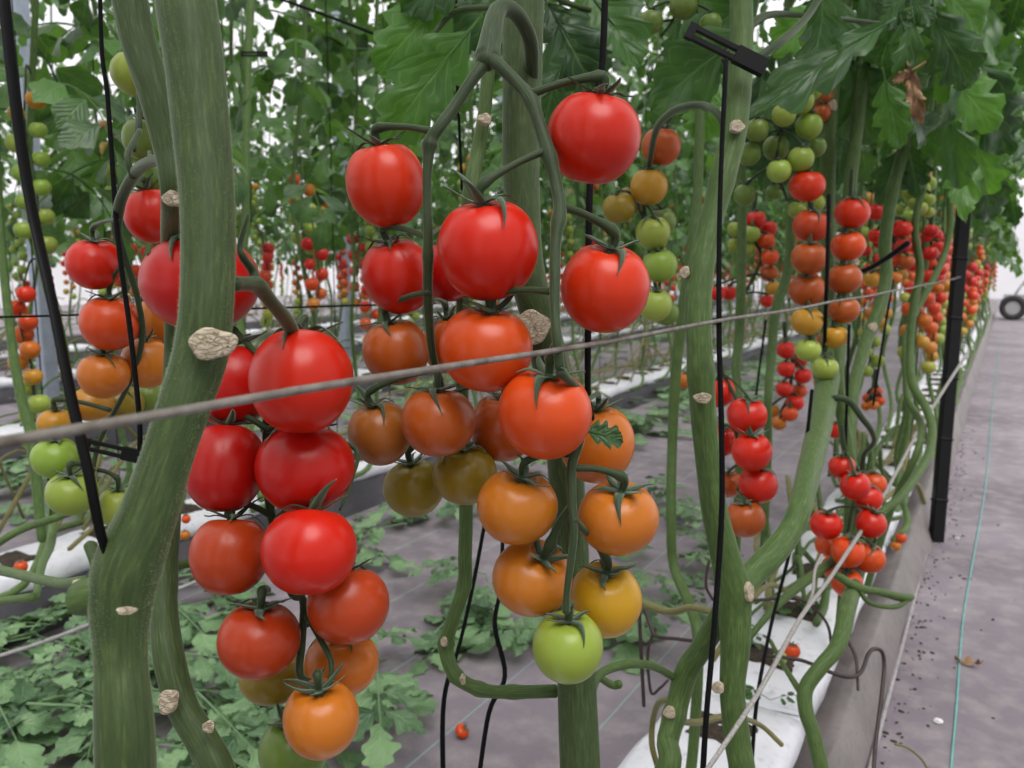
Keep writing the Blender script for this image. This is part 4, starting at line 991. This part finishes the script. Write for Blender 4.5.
for nm_, src, idx, mt_, lb_ in (('distant_foliage', fol_far, 2, 'leaf_far', 'countless leaves of the far rows seen between the nearer plants'), ('distant_stems', stems_me, 4, 'stem_far', 'countless thin stems of the far rows seen between the nearer plants')):
    mb = MB(); cache = {}
    for t_ in mass:
        me = src[t_[idx]]
        if t_[idx] not in cache: cache[t_[idx]] = (coords(me), [tuple(p.vertices) for p in me.polygons], vuv(me))
        V, F, A = cache[t_[idx]]; mb.add(V @ rotz(t_[3]).T + np.array([t_[0], t_[1], 0]), F, A)
    o = bpy.data.objects.new(nm_, mb.mesh(nm_, M[mt_])); C.objects.link(o); tag(o, lb_, 'foliage' if idx == 2 else 'stems', None, 'stuff')
# foliage on the near plants, above the picture for most of them
def add_fol(p, xy, z, me, rot):
    f = bpy.data.objects.new('foliage', me); f.parent = p; f.location = (xy[0] - p.location[0], xy[1] - p.location[1], z - p.location[2]); f.rotation_euler.z = rot; C.objects.link(f)
add_fol(pA, (-.33, .17), .1, fol_high[0], 0); add_fol(pC, (-.35, .56), -.05, fol_high[1], 2); add_fol(pD, (-.24, .86), .08, fol_near[0], 1)
add_fol(pD, (-.21, 1.42), .15, fol_near[1], 3); add_fol(pI, (-.24, 1.5), 0.10, fol_near[2], 5); add_fol(pJ, (-.24, 1.75), 0, fol_near[3], 1.3); add_fol(pK, (-.22, 2.0), 0, fol_near[4], 4); add_fol(pL, (-.2, 2.2), -.05, fol_near[0], 2.2); add_fol(pM, (-.4, 1.6), .12, fol_near[2], .4); add_fol(pN, (-.35, 1.85), .08, fol_near[1], 5.4); add_fol(pH, (-.42, 1.15), .25, fol_near[3], 2.9)

# background fruit: the largest as individuals, the rest as one mass
vis = []; rest = []
def proj(w):
    v = w - CAM; d = v @ FW
    return (512 + FPX * (v @ RT) / d, 384 - FPX * (v @ UP) / d, d) if d > .1 else (-999, -999, d)
for f in bg_fruit:
    px, py, d = proj(f[0])
    if -10 < px < 1034 and -10 < py < 600: vis.append((f[1] * FPX / d, f))
vis.sort(key=lambda t: -t[0]); n_ind = max(0, 296 - N_IND[0])
for s_, (w, rr, rp_, row) in vis[:n_ind]:
    cc, nm = ripe_col(rp_)
    tomato(w, rr, rr * .93, cc, f'small {WORD[nm]} tomato hanging in a string in the {row} row', f'{WORD[nm]} fruit of the {row} row', (0, 0), 'mid', False)
mb = MB(); V0, F0 = T_LO; F0 = [tuple(f) for f in F0]
Vs = []; As = []; Fs = []; nn = 0
for s_, (w, rr, rp_, row) in vis[n_ind:]:
    cc, nm = ripe_col(rp_)
    Vs.append(V0 * rr + w); As.append(np.tile(np.array(cc[:3]), (len(V0), 1))); Fs += [tuple(i + nn for i in f) for f in F0]; nn += len(V0)
mb.v = [np.concatenate(Vs)]; mb.a = [np.concatenate(As)]; mb.f = Fs
me = mb.mesh('distant_tomatoes', M['tomato_far'], attr='col'); o = bpy.data.objects.new('distant_tomatoes', me); C.objects.link(o)
tag(o, 'countless small distant tomatoes from green to red hanging in the rows behind', 'tomatoes', None, 'stuff')
print('individual tomatoes', N_IND[0], 'rest', len(vis) - n_ind)

# ------------------------------------------------------------------ wires, strings, clips, post
def line(name, pts, mat, label, cat, group=None, n=8, seg=6, d=None, flat=1.0, rough=0):
    mb = MB(); ptube(mb, pts, d, n=n, seg=seg, flat=flat, rough=rough); return tag(mb.build(name, M[mat], None), label, cat, group)
W0, W1 = at(0, 443, .21), at(961, 277, 2.62); dv = (W1 - W0); dv /= np.linalg.norm(dv)
Pw = [W0 - dv * .25] + [W0 + (W1 - W0) * t + np.array([0, 0, -.004 * math.sin(pi * t) + .0008 * math.sin(t * 40)]) for t in np.linspace(0, 1, 30)]
mb = MB(); tube(mb, Pw, .0016, 10, 3, rough=.06); tag(mb.build('support_wire', M['wire'], None), 'taut grey rusty wire running in front of all the fruit to the post', 'wire')
line('thin_wire', [(-40, 318, 2.4, .9), (75, 315, 2.3, 1.1), (240, 309, 2.2, 1.3), (440, 303, 2.0, 1.6)], 'string', 'thin dark wire crossing level behind the left fruit', 'wire', n=6)
line('thin_wire', [(250, -12, 3, 1.6), (330, 17, 3, 1.6), (392, 41, 3, 1.6), (460, 68, 3, 1.6)], 'string', 'thin black wire sloping down at the top behind the leaves', 'wire', n=6)
line('hose_line', [(-20, 662, 4, 1.3), (40, 643, 4, 1.35), (95, 622, 4, 1.4), (205, 578, 3.6, 1.55)], 'grey_pipe', 'thin grey line slanting past the foot of the thick stem', 'line', n=6)
SS = [([(98, -500, 4, .6), (100, -10, 4, .6), (108, 100, 4.5, .6), (118, 240, 5, .6), (130, 330, 5, .6), (139, 415, 5, .6), (140, 450, 5, .6)], 'black string hanging in front of the far left fruit'),
      ([(612, -600, 7, .58), (605, -10, 7, .58), (598, 90, 7, .58), (590, 190, 7, .575), (588, 330, 7, .57), (588, 395, 6, .565), (594, 425, 5, .56)], 'thick black string behind the centre truss at the right'),
      ([(726, 60, 5, .70), (720, 200, 5, .69), (719, 330, 5.5, .68), (722, 450, 6, .68), (721, 530, 6, .68), (713, 640, 6, .67), (706, 720, 6, .66), (702, 790, 6, .66)], 'black string running down in front of the forked plant'),
      ([(829, 195, 4, 1.3), (827, 270, 4, 1.3), (825, 330, 4, 1.36), (824, 380, 4, 1.6)], 'black string between the two red fruit columns'),
      ([(849, 325, 3, 1.38), (847, 400, 3, 1.38), (845, 458, 3, 1.38)], 'short black string above the bunch at the slab edge'),
      ([(812, 390, 3.5, 1.1), (803, 470, 3.5, 1.1), (790, 550, 3.5, 1.08), (771, 625, 3.5, 1.05), (757, 700, 4, 1.0), (750, 790, 4, .98)], 'black string slanting down across the white slab'),
      ([(893, 280, 2.4, 1.9), (883, 340, 2.4, 1.9), (873, 405, 2.4, 1.9)], 'thin black string beside the pale zigzag stem'),
      ([(766, 320, 2.4, 2.0), (758, 380, 2.4, 2.0), (752, 440, 2.4, 2.0)], 'thin black string right of the forked stem'),
      ([(487, 510, 4, .85), (474, 580, 4, .85), (460, 643, 4, .85), (444, 700, 5, .85), (443, 790, 5, .85)], 'black string hanging left beneath the centre truss'),
      ([(503, 535, 4, .82), (500, 590, 4, .82), (495, 626, 5, .82), (505, 676, 5, .82), (489, 713, 5, .82), (477, 790, 5, .82)], 'kinked black string beneath the centre truss, the right of two'),
      ([(455, -400, 3, .9), (457, 60, 3, .9), (459, 120, 3, .9), (462, 190, 3, .9)], 'thin black string behind the top of the centre truss'),
      ([(660, 640, 2.5, 1.0), (700, 560, 2.5, 1.1), (716, 470, 2.5, 1.2)], 'thin black string behind the lower forked plant')]
for pts, lb in SS[:-1]: line('support_string', pts, 'string', lb, 'string', 'black plant strings near the camera', n=8, rough=.08)
line('twine', [(698, 783, 5, .58), (760, 690, 5, .70), (801, 617, 4.6, .90), (828, 581, 4, 1.08), (862, 530, 4, 1.3), (884, 495, 3.4, 1.5), (925, 420, 3, 1.9), (968, 352, 3, 2.4)], 'twine', 'frayed pale grey twine slanting up to the black post', 'twine', n=8, rough=.1)
line('twine', [(801, 617, 3.5, .985), (812, 596, 3.4, 1.03), (815, 570, 3, 1.1), (822, 555, 3, 1.14)], 'twine', 'short loose grey twine end beside the long slanting one', 'twine', n=6)
line('plastic_strap', [(2, -20, 15, .34), (14, 90, 15, .34), (30, 200, 14, .34), (52, 300, 13.5, .335), (72, 400, 14, .33), (88, 470, 14, .33), (100, 530, 13, .335), (109, 558, 10, .34)], 'black', 'flat black plastic strap slanting down to the thick stem at the left', 'strap', n=12, flat=.45, rough=.06)
# black clip behind the strap
def clip(c, ax, L, name, label, group=None):
    ax = np.array(ax) / np.linalg.norm(ax); n = -FW - ax * np.dot(-FW, ax); n /= np.linalg.norm(n); y = np.cross(n, ax)
    e = tag(empty(name, tuple(c)), label, 'plant clip', group)
    mb = MB(); box(mb, c + ax * L * .32, ax, y, n, L * .20, L * .105, L * .05); mb.build('clip_body', M['black'], e, smooth=False)
    for s in (-1, 1):
        mb = MB(); box(mb, c - ax * L * .16 + y * s * L * .06, ax, y, n, L * .34, L * .03, L * .035); mb.build('clip_arm', M['black'], e, smooth=False)
    mb = MB(); box(mb, c - ax * L * .46, ax, y, n, L * .05, L * .10, L * .04); mb.build('clip_end', M['black'], e, smooth=False)
    return e
a, b = at(688, 30, .75), at(764, 68, .75); clip((a + b) / 2, b - a, np.linalg.norm(b - a), 'plant_clip', 'black plastic clip gripping the forked stem near the top')
a, b = at(84, 444, .62), at(146, 458, .62); clip((a + b) / 2, b - a, np.linalg.norm(b - a), 'plant_clip', 'black plastic clip beside the green fruit at the far left')
a, b = at(241, 54, 1.9), at(267, 54, 1.9); clip((a + b) / 2, b - a, np.linalg.norm(b - a), 'plant_clip', 'small black clip on a thin stem in the second row')
line('support_hook', [(857, 273, 8, 1.7), (872, 267, 7, 1.68), (890, 256, 8, 1.66), (908, 243, 9, 1.64)], 'black', 'short black plastic hook sticking out right of the double red column', 'hook', n=8, flat=.6)
# black post
pt, pb = at(964, 207, 2.64), gp(936, 541); pe = tag(empty('support_post', tuple(pb)), 'black slightly leaning support post at the path edge', 'post')
mb = MB(); ax = pt - pb; Lp = np.linalg.norm(ax); ax /= Lp; y_ = np.cross(ax, RT); y_ /= np.linalg.norm(y_); x_ = np.cross(y_, ax)
box(mb, pb + ax * Lp * .5, ax, x_, y_, Lp * .5 + .06, .0195, .014, .2); mb.build('post_shaft', M['black'], pe, smooth=False)
for t in (.12, .3, .48, .66, .84): mb = MB(); box(mb, pb + ax * Lp * t, ax, x_, y_, .004, .0225, .017, .2); mb.build('notch_band', M['black'], pe, smooth=False)
# drip hose and rods on the gutter
line('drip_hose', [(760, 655, 4, 1.15), (800, 660, 4, 1.15), (827, 671, 4, 1.12), (848, 677, 4, 1.12), (861, 672, 4, 1.14), (868, 655, 4, 1.17), (874, 649, 4, 1.19), (882, 652, 4, 1.20), (884, 668, 4, 1.2), (881, 700, 4, 1.17), (876, 740, 4, 1.14), (872, 790, 4, 1.1)], 'brown_hose', 'dark bent drip hose looping over the side of the gutter', 'hose', n=8)
Pr = [gp(868, 775, .008), gp(930, 536, .008), gp(962, 400, .008)]; mb = MB(); tube(mb, Pr, .0045, 8, 4); tag(mb.build('edge_pipe', M['grey_pipe'], None), 'thin light grey pipe lying along the foot of the gutter', 'pipe')
Pr = [gp(951, 790, .002)] + [gp(px_, py_, .002) for px_, py_ in ((951, 768), (957, 700), (963, 620), (973, 560), (985, 490), (990, 440), (993, 400), (1000, 340))]
mb = MB(); tube(mb, Pr, .0022, 6, 4); tag(mb.build('cyan_line', M['cyan'], None), 'cyan thread running lengthways along the path cover', 'line')
for pts, lb in (([(639, 607, 4, 1.05), (641, 650, 4, 1.05), (644, 706, 4, 1.05)], 'dark stake hanging beside the yellow tomato, the straight one'),
                ([(644, 606, 5, 1.05), (650, 624, 4, 1.04), (656, 636, 4, 1.03), (678, 639, 4, 1.0), (700, 642, 4, .98)], 'dark curved hose end running behind the forked plant'),
                ([(656, 628, 3, 1.04), (648, 652, 3, 1.04), (651, 692, 3, 1.04), (660, 688, 3, 1.03), (668, 680, 2.5, 1.03)], 'dark thin loop hanging next to the straight stake'),
                ([(709, 560, 3, 1.1), (706, 585, 3, 1.1), (713, 600, 3, 1.1)], 'short dark loop left of the fork'),
                ([(848, 640, 3.5, 1.18), (855, 655, 3.5, 1.17), (857, 668, 3, 1.16), (858, 690, 3, 1.14)], 'dark thin stake against the grey gutter side'),
                ([(752, 600, 3, 1.2), (800, 600, 3, 1.22), (826, 622, 3, 1.25), (832, 650, 3, 1.25)], 'dark hose arching over the white slab')):
    line('drip_hose', pts, 'brown_hose', lb, 'hose', 'dark drip hoses around the slabs', n=6)
# old dried trusses and trailing stems along the slab, part of their plants
mb = MB(); ptube(mb, [(636, 600, 8, 1.0), (655, 608, 8, .97), (672, 612, 8, .94), (690, 608, 7, .9), (712, 612, 8, .85), (725, 616, 8, .79)], n=8, rough=.15); mb.build('dried_truss', M['brown_truss'], pD)
mb = MB(); ptube(mb, [(676, 700, 7, .80), (660, 702, 7, .86), (653, 720, 6, .9), (652, 745, 6, .9), (658, 768, 6, .9)], n=8); ptube(mb, [(677, 722, 6, .8), (700, 722, 7, .85), (730, 716, 6, .9), (760, 725, 5, 1.0), (782, 745, 5, 1.0)], n=8); mb.build('side_shoot', M['brown_truss'], pD)
mb = MB(); ptube(mb, [(836, 575, 8, 1.2), (858, 588, 9, 1.2), (880, 592, 8, 1.22), (905, 598, 9, 1.25), (912, 597, 6, 1.26)], n=8, rough=.1); ptube(mb, [(858, 588, 5, 1.2), (870, 603, 5, 1.2), (895, 607, 5, 1.23), (908, 600, 5, 1.25)], n=8); mb.build('side_shoot', M['stem_lt'], pI)
mb = MB(); ptube(mb, [(852, 548, 9, 1.36), (826, 566, 10, 1.3), (800, 586, 9, 1.22), (780, 602, 9, 1.16), (762, 622, 7, 1.12), (740, 650, 6, 1.1)], n=8); ptube(mb, [(806, 700, 8, 1.05), (785, 668, 5, 1.1), (770, 640, 4, 1.15)], n=6); mb.build('side_shoot', M['stem_lt'], pI)
rr_ = np.random.RandomState(77)
for k in range(48):
    x = rr_.uniform(-.44, -.25); y = rr_.uniform(1.2, 3.6); P = []
    a = rr_.uniform(-.4, .4); L = rr_.uniform(.15, .5)
    for s in np.linspace(0, 1, 5): P.append((x + math.sin(a) * L * s + rr_.uniform(-.02, .02), y + math.cos(a) * L * s, .165 + .16 * math.sin(pi * s) * rr_.rand() ** 1.5 + rr_.uniform(0, .02)))
    mb = MB(); tube(mb, P, rr_.uniform(.003, .008), 7, 4, rough=.1)
    tag(mb.build('trailing_stem', M['stem_lt' if k % 3 else 'brown_truss'], None), 'old leafless stem trailing along the white slabs of the nearest row', 'stem', 'old stems trailing over the near slabs')
for kk, xr in enumerate(ROWX[1:6]):
    mb = MB()
    for k in range(110):
        x = xr + rr_.uniform(-.16, .16); y = rr_.uniform(.2, 14 if kk else 12); a = rr_.uniform(-.5, .5); L = rr_.uniform(.2, .8); hz = rr_.uniform(.02, .38); P = []
        for s in np.linspace(0, 1, 5): P.append((x + math.sin(a) * L * s + rr_.uniform(-.03, .03), y + math.cos(a) * L * s, .16 + hz * (math.sin(pi * s * .6) if k % 2 else math.sin(pi * s)) + rr_.uniform(0, .03)))
        tube(mb, P, rr_.uniform(.003, .007), 5, 3)
    tag(mb.build('trailing_stems', M['stem_far' if kk % 2 else 'brown_truss'], None), f'tangle of old leafless stems trailing over the slabs of the {RN[kk]} row', 'stems', None, 'stuff')
# left edge branches
mb = MB(); ptube(mb, [(-30, 565, 10, 1.0), (0, 570, 10, .95), (30, 577, 10, .85), (60, 583, 10, .75), (84, 580, 9, .66)], n=10); ptube(mb, [(-30, 603, 8, .9), (0, 601, 8, .88), (34, 597, 9, .85)], n=10); ptube(mb, [(36, 598, 7, .9), (42, 565, 8, 1.1), (50, 545, 9, 1.3), (54, 520, 8, 1.4)], n=8); ptube(mb, [(-10, 548, 8, 1.2), (20, 530, 8, 1.2), (50, 520, 8, 1.3), (90, 505, 7, 1.4)], n=8)
mb.build('side_shoot', M['stem_far'], pB)
mb = MB(); ptube(mb, [(176, 566, 9, .53), (190, 563, 9, .54), (200, 562, 8, .56)], n=8); mb.build('side_stub', M['stem_lt'], pB)
# stems of the second row that show most
e2 = plant((-2.0, .5, 0), 'pale tomato stem in the second row at the left edge', 'tomato plants of the second row'); e2.location.z = .13
mb = MB(); ptube(mb, [(-4, 150, 8, 1.75), (2, 250, 8, 1.75), (12, 345, 9, 1.75), (22, 400, 10, 1.75), (32, 440, 11, 1.75), (42, 540, 9, 1.75)], n=8); mb.build('stem', M['stem_far'], e2)
e2 = plant((-1.95, 1.35, 0), 'pale tomato stem in the second row right of the thickest stem', 'tomato plants of the second row'); e2.location.z = .13
mb = MB(); ptube(mb, [(252, -20, 8, 2.1), (248, 60, 8, 2.1), (246, 150, 8, 2.1), (245, 230, 8, 2.1), (240, 330, 8, 2.1), (250, 440, 8, 2.05), (262, 500, 8, 2.0)], n=8); mb.build('stem', M['stem_far'], e2)
for k, yy in enumerate((2.9, 5.6, 8.3, 11.0, 13.7)):
    mb = MB(); box(mb, (-5.05, yy, 1.5), (0, 0, 1), (1, 0, 0), (0, 1, 0), 1.5, .045, .045); 
    e = empty('greenhouse_post', (-5.05, yy, 0)); tag(e, 'pale grey steel greenhouse post among the rows', 'post', 'steel posts between the rows')
    mb.build('post_shaft', M['steel'], e, smooth=False); mb = MB(); box(mb, (-5.05, yy, .01), (0, 0, 1), (1, 0, 0), (0, 1, 0), .01, .08, .08); mb.build('base_plate', M['steel'], e, smooth=False)

# ------------------------------------------------------------------ litter
litter_me = []
for i in range(9):
    r2 = np.random.RandomState(700 + i); mb = MB(); compound(mb, np.zeros(3), 0, 0, r2.uniform(.2, .3), r2, 'mid', .12, crumple=1.6)
    for q in range(len(mb.v)): mb.v[q][:, 2] = np.maximum(mb.v[q][:, 2] * .8 + .03, .003)
    litter_me.append(mb.mesh('cut_leaf', M['leaf_floor']))
piles = [((110, 700), .30, .26, 34, 'in the heap at the foot of the thick stem'), ((40, 640), .22, .2, 12, 'in the heap at the foot of the thick stem'), ((190, 640), .16, .2, 12, 'in the heap at the foot of the thick stem'), ((230, 745), .16, .16, 12, 'in the heap at the foot of the thick stem'), ((400, 535), .14, .3, 9, 'in the small heap left of the centre truss'), ((500, 615), .11, .2, 11, 'in the heap below the centre truss'), ((560, 650), .06, .08, 4, 'in the heap below the centre truss'),
         ((650, 520), .12, .35, 11, 'behind the lower forked plant'), ((640, 590), .08, .15, 7, 'behind the lower forked plant'), ((620, 440), .15, .7, 22, 'along the foot of the second row'), ((740, 390), .2, 1.0, 22, 'along the foot of the second row'), ((100, 500), .2, .5, 12, 'at the foot of the third row'), ((30, 500), .2, .3, 8, 'at the foot of the third row'), ((340, 740), .1, .12, 4, 'under the left truss')]
r3 = np.random.RandomState(5); nl = 0
for (pp, sx, sy, n, where) in piles:
    g0 = gp(*pp)
    for k in range(n):
        x, y = g0[0] + r3.normal() * sx * .6, g0[1] + r3.normal() * sy * .6
        if abs(x + 2.02) < .22: x = -1.72 + r3.rand() * .15
        if x > -.62 and y < 6: x = -.66 - r3.rand() * .1
        o = bpy.data.objects.new('cut_leaf', litter_me[r3.randint(9)]); o.location = (x, y, .003 + .022 * (k % 4)); s_ = r3.uniform(.6, 1.1)
        o.rotation_euler = (r3.uniform(-.12, .12), r3.uniform(-.12, .12), r3.uniform(0, 6.28)); o.scale = (s_, s_, s_); C.objects.link(o)
        tag(o, f'cut green leaf on the floor {where}', 'leaf', f'cut leaves lying {where}'); nl += 1
mb = MB(); lo_l = []
for i in range(6):
    r6 = np.random.RandomState(900 + i); q = MB(); compound(q, np.zeros(3), 0, 0, r6.uniform(.2, .32), r6, 'lo', .12, crumple=1.6)
    V = np.concatenate(q.v); V[:, 2] = np.maximum(V[:, 2] * .8 + .03, .003); lo_l.append((V, q.f, np.concatenate(q.a)))
for k in range(1500):
    ai = [0, 0, 1, 1, 2, 3][r3.randint(6)]; e_ = r3.rand() < .5
    x = (ROWX[ai + 1] + (.19 + abs(r3.normal()) * .16 if e_ else -.19 - abs(r3.normal()) * .22)); y = r3.uniform(1.6 if ai == 0 else .3, 16)
    if ai == 0 and e_ and y < 3.4 and r3.rand() < .75: continue
    V, F, A = lo_l[r3.randint(6)]; mb.add(V @ rotz(r3.uniform(0, 6.28)).T * r3.uniform(.6, 1.1) + np.array([x, y, .002 + .05 * r3.rand()]), F, A)
o = bpy.data.objects.new('fallen_leaves', mb.mesh('fallen_leaves', M['leaf_floor'])); C.objects.link(o); tag(o, 'countless cut leaves littering the floor along the second and farther rows', 'leaves', None, 'stuff')
# weeds on the slab: small sprouts
for k, (px_, py_, sz) in enumerate(((790, 610, .06), (770, 700, .05), (700, 610, .06), (735, 640, .05), (660, 610, .05))):
    mb = MB(); r4 = np.random.RandomState(800 + k); g0 = gp(px_, py_, .15)
    for q in range(3): compound(mb, g0, r4.uniform(0, 6.28), .5, sz, r4, 'lo', .4)
    tag(mb.build('seedling', M['leaf'], None), ['small green sprout growing beside the gutter hole near the slab string', 'small green sprout at the near slab corner', 'small sprout behind the forked stem', 'small sprout right of the lower forked stem', 'small sprout near the dark stakes'][k], 'sprout')
# things on the path
mb = MB(); g0 = gp(970, 664, .003); V, F, A = leaflet(.055, .022, 12, 4, np.random.RandomState(1), 1.0, 3); V = V @ rotz(-.2).T; V[:, 2] = np.abs(V[:, 2]) + .002
mb.add(V + g0 - np.array([.03, 0, 0]), F, A); tag(mb.build('dry_leaf', M['leaf_dry'], None), 'shrivelled brown leaf scrap lying on the path by the cyan thread', 'dry leaf')
r5 = np.random.RandomState(9)
for (px_, py_, s_, lb) in ((938, 721, .008, 'crumpled white scrap on the path'), (955, 610, .003, 'tiny pale crumb on the path beyond the white scrap'), (957, 538, .006, 'pale dry twig crumb near the foot of the black post')):
    V, F = T_MID[0]; V = V * np.array([s_, s_ * .8, s_ * .5]) * (1 + r5.uniform(-.25, .25, (len(V), 1))); mb = MB().add(V + gp(px_, py_, s_ * .45), F)
    tag(mb.build('scrap', M['paper'], None, smooth=False), lb, 'scrap')
# scattered debris: clumps of crumbs at the gutter foot
mb = MB(); V0_, F0_ = tomato_geo(3, 5, 3, 0, 0)
for k in range(420):
    t = r5.rand() ** 1.5; y = .9 + t * 4; x = -.145 + abs(r5.normal()) * .035 * (1 if r5.rand() < .8 else 3); s_ = r5.uniform(.001, .004)
    mb.add(V0_ * np.array([s_, s_ * r5.uniform(.5, 2), s_ * .5]) @ rotz(r5.rand() * 6).T + np.array([x, y, s_ * .4]), F0_)
tag(mb.build('plant_debris', M['soil'], None, smooth=False), 'dark crumbs of soil and dry leaf scattered along the gutter foot', 'debris', None, 'stuff')
line('twig', [(895, 744, 2.5, 1.32), (908, 748, 2.5, 1.33), (922, 760, 2.5, 1.33), (930, 775, 2, 1.33)], 'brown_truss', 'thin dry curved twig lying at the bottom of the path', 'twig', n=6)
# trolley at the far end of the path
cg = gp(1012, 320); te = tag(empty('harvest_trolley', (cg[0], cg[1], 0)), 'harvest trolley with a dark wheel standing at the far path end', 'trolley')
def wheel(c, R, wd):
    V = []; F = []; n = 24; prof = [(R * .55, -wd), (R * .9, -wd), (R, -wd * .5), (R, wd * .5), (R * .9, wd), (R * .55, wd)]
    for j in range(n):
        a = 2 * pi * j / n
        for (q, x) in prof: V.append((c[0] + q * math.cos(a), c[1] + x, c[2] + q * math.sin(a)))
    m = len(prof)
    for j in range(n):
        for k in range(m): F.append((j * m + k, j * m + (k + 1) % m, ((j + 1) % n) * m + (k + 1) % m, ((j + 1) % n) * m + k))
    o = MB().add(V, F).build('wheel', M['tyre'], te)
    V = []; F = []
    for x in (-wd * .7, wd * .7):
        for j in range(n): a = 2 * pi * j / n; V.append((c[0] + R * .56 * math.cos(a), c[1] + x, c[2] + R * .56 * math.sin(a)))
    for j in range(n): F.append((j, (j + 1) % n, n + (j + 1) % n, n + j))
    F += [tuple(range(n)), tuple(range(n, 2 * n))]
    MB().add(V, F).build('wheel_rim', M['rim'], te, smooth=False)
dT = np.linalg.norm(cg - CAM); Rw = 10.5 * dT / FPX
for dx in (0, .95):
    for dy in (0, .5): wheel((cg[0] + dx, cg[1] + dy, Rw), Rw, .05)
mb = MB(); box(mb, (cg[0] + .48, cg[1] + .25, Rw * 1.9), (1, 0, 0), (0, 1, 0), (0, 0, 1), .62, .26, .03); mb.build('platform', M['rim'], te, smooth=False)
mb = MB(); tube(mb, [(cg[0] + .0, cg[1], Rw * 1.9), (cg[0] + .18, cg[1], Rw * 1.9 + .35), (cg[0] + .2, cg[1] + .5, Rw * 1.9 + .35), (cg[0], cg[1] + .5, Rw * 1.9)], .015, 8, 1, smooth_path=False); mb.build('handle', M['rim'], te)

# ------------------------------------------------------------------ light
w = bpy.data.worlds.new('overcast_sky'); sc.world = w; w.use_nodes = True; nt = w.node_tree; nt.nodes.clear()
out = nt.nodes.new('ShaderNodeOutputWorld'); bg = nt.nodes.new('ShaderNodeBackground'); tc = nt.nodes.new('ShaderNodeTexCoord'); sx = nt.nodes.new('ShaderNodeSeparateXYZ')
rp_ = nt.nodes.new('ShaderNodeValToRGB'); nt.links.new(tc.outputs['Generated'], sx.inputs[0]); nt.links.new(sx.outputs[2], rp_.inputs[0])
e = rp_.color_ramp.elements; e[0].position = 0; e[0].color = (.9, .88, .92, 1); e[1].position = .7; e[1].color = (1, 1, 1, 1)
nt.links.new(rp_.outputs[0], bg.inputs[0]); bg.inputs[1].default_value = 1.28; nt.links.new(bg.outputs[0], out.inputs[0])
sd = bpy.data.lights.new('soft_sun', 'SUN'); so = bpy.data.objects.new('soft_sun', sd); C.objects.link(so)
sd.energy = 2.3; sd.angle = math.radians(40); sd.color = (1, .98, .95)
dirv = Vector((.45, -.35, 1.0)); so.rotation_euler = dirv.to_track_quat('Z', 'Y').to_euler()
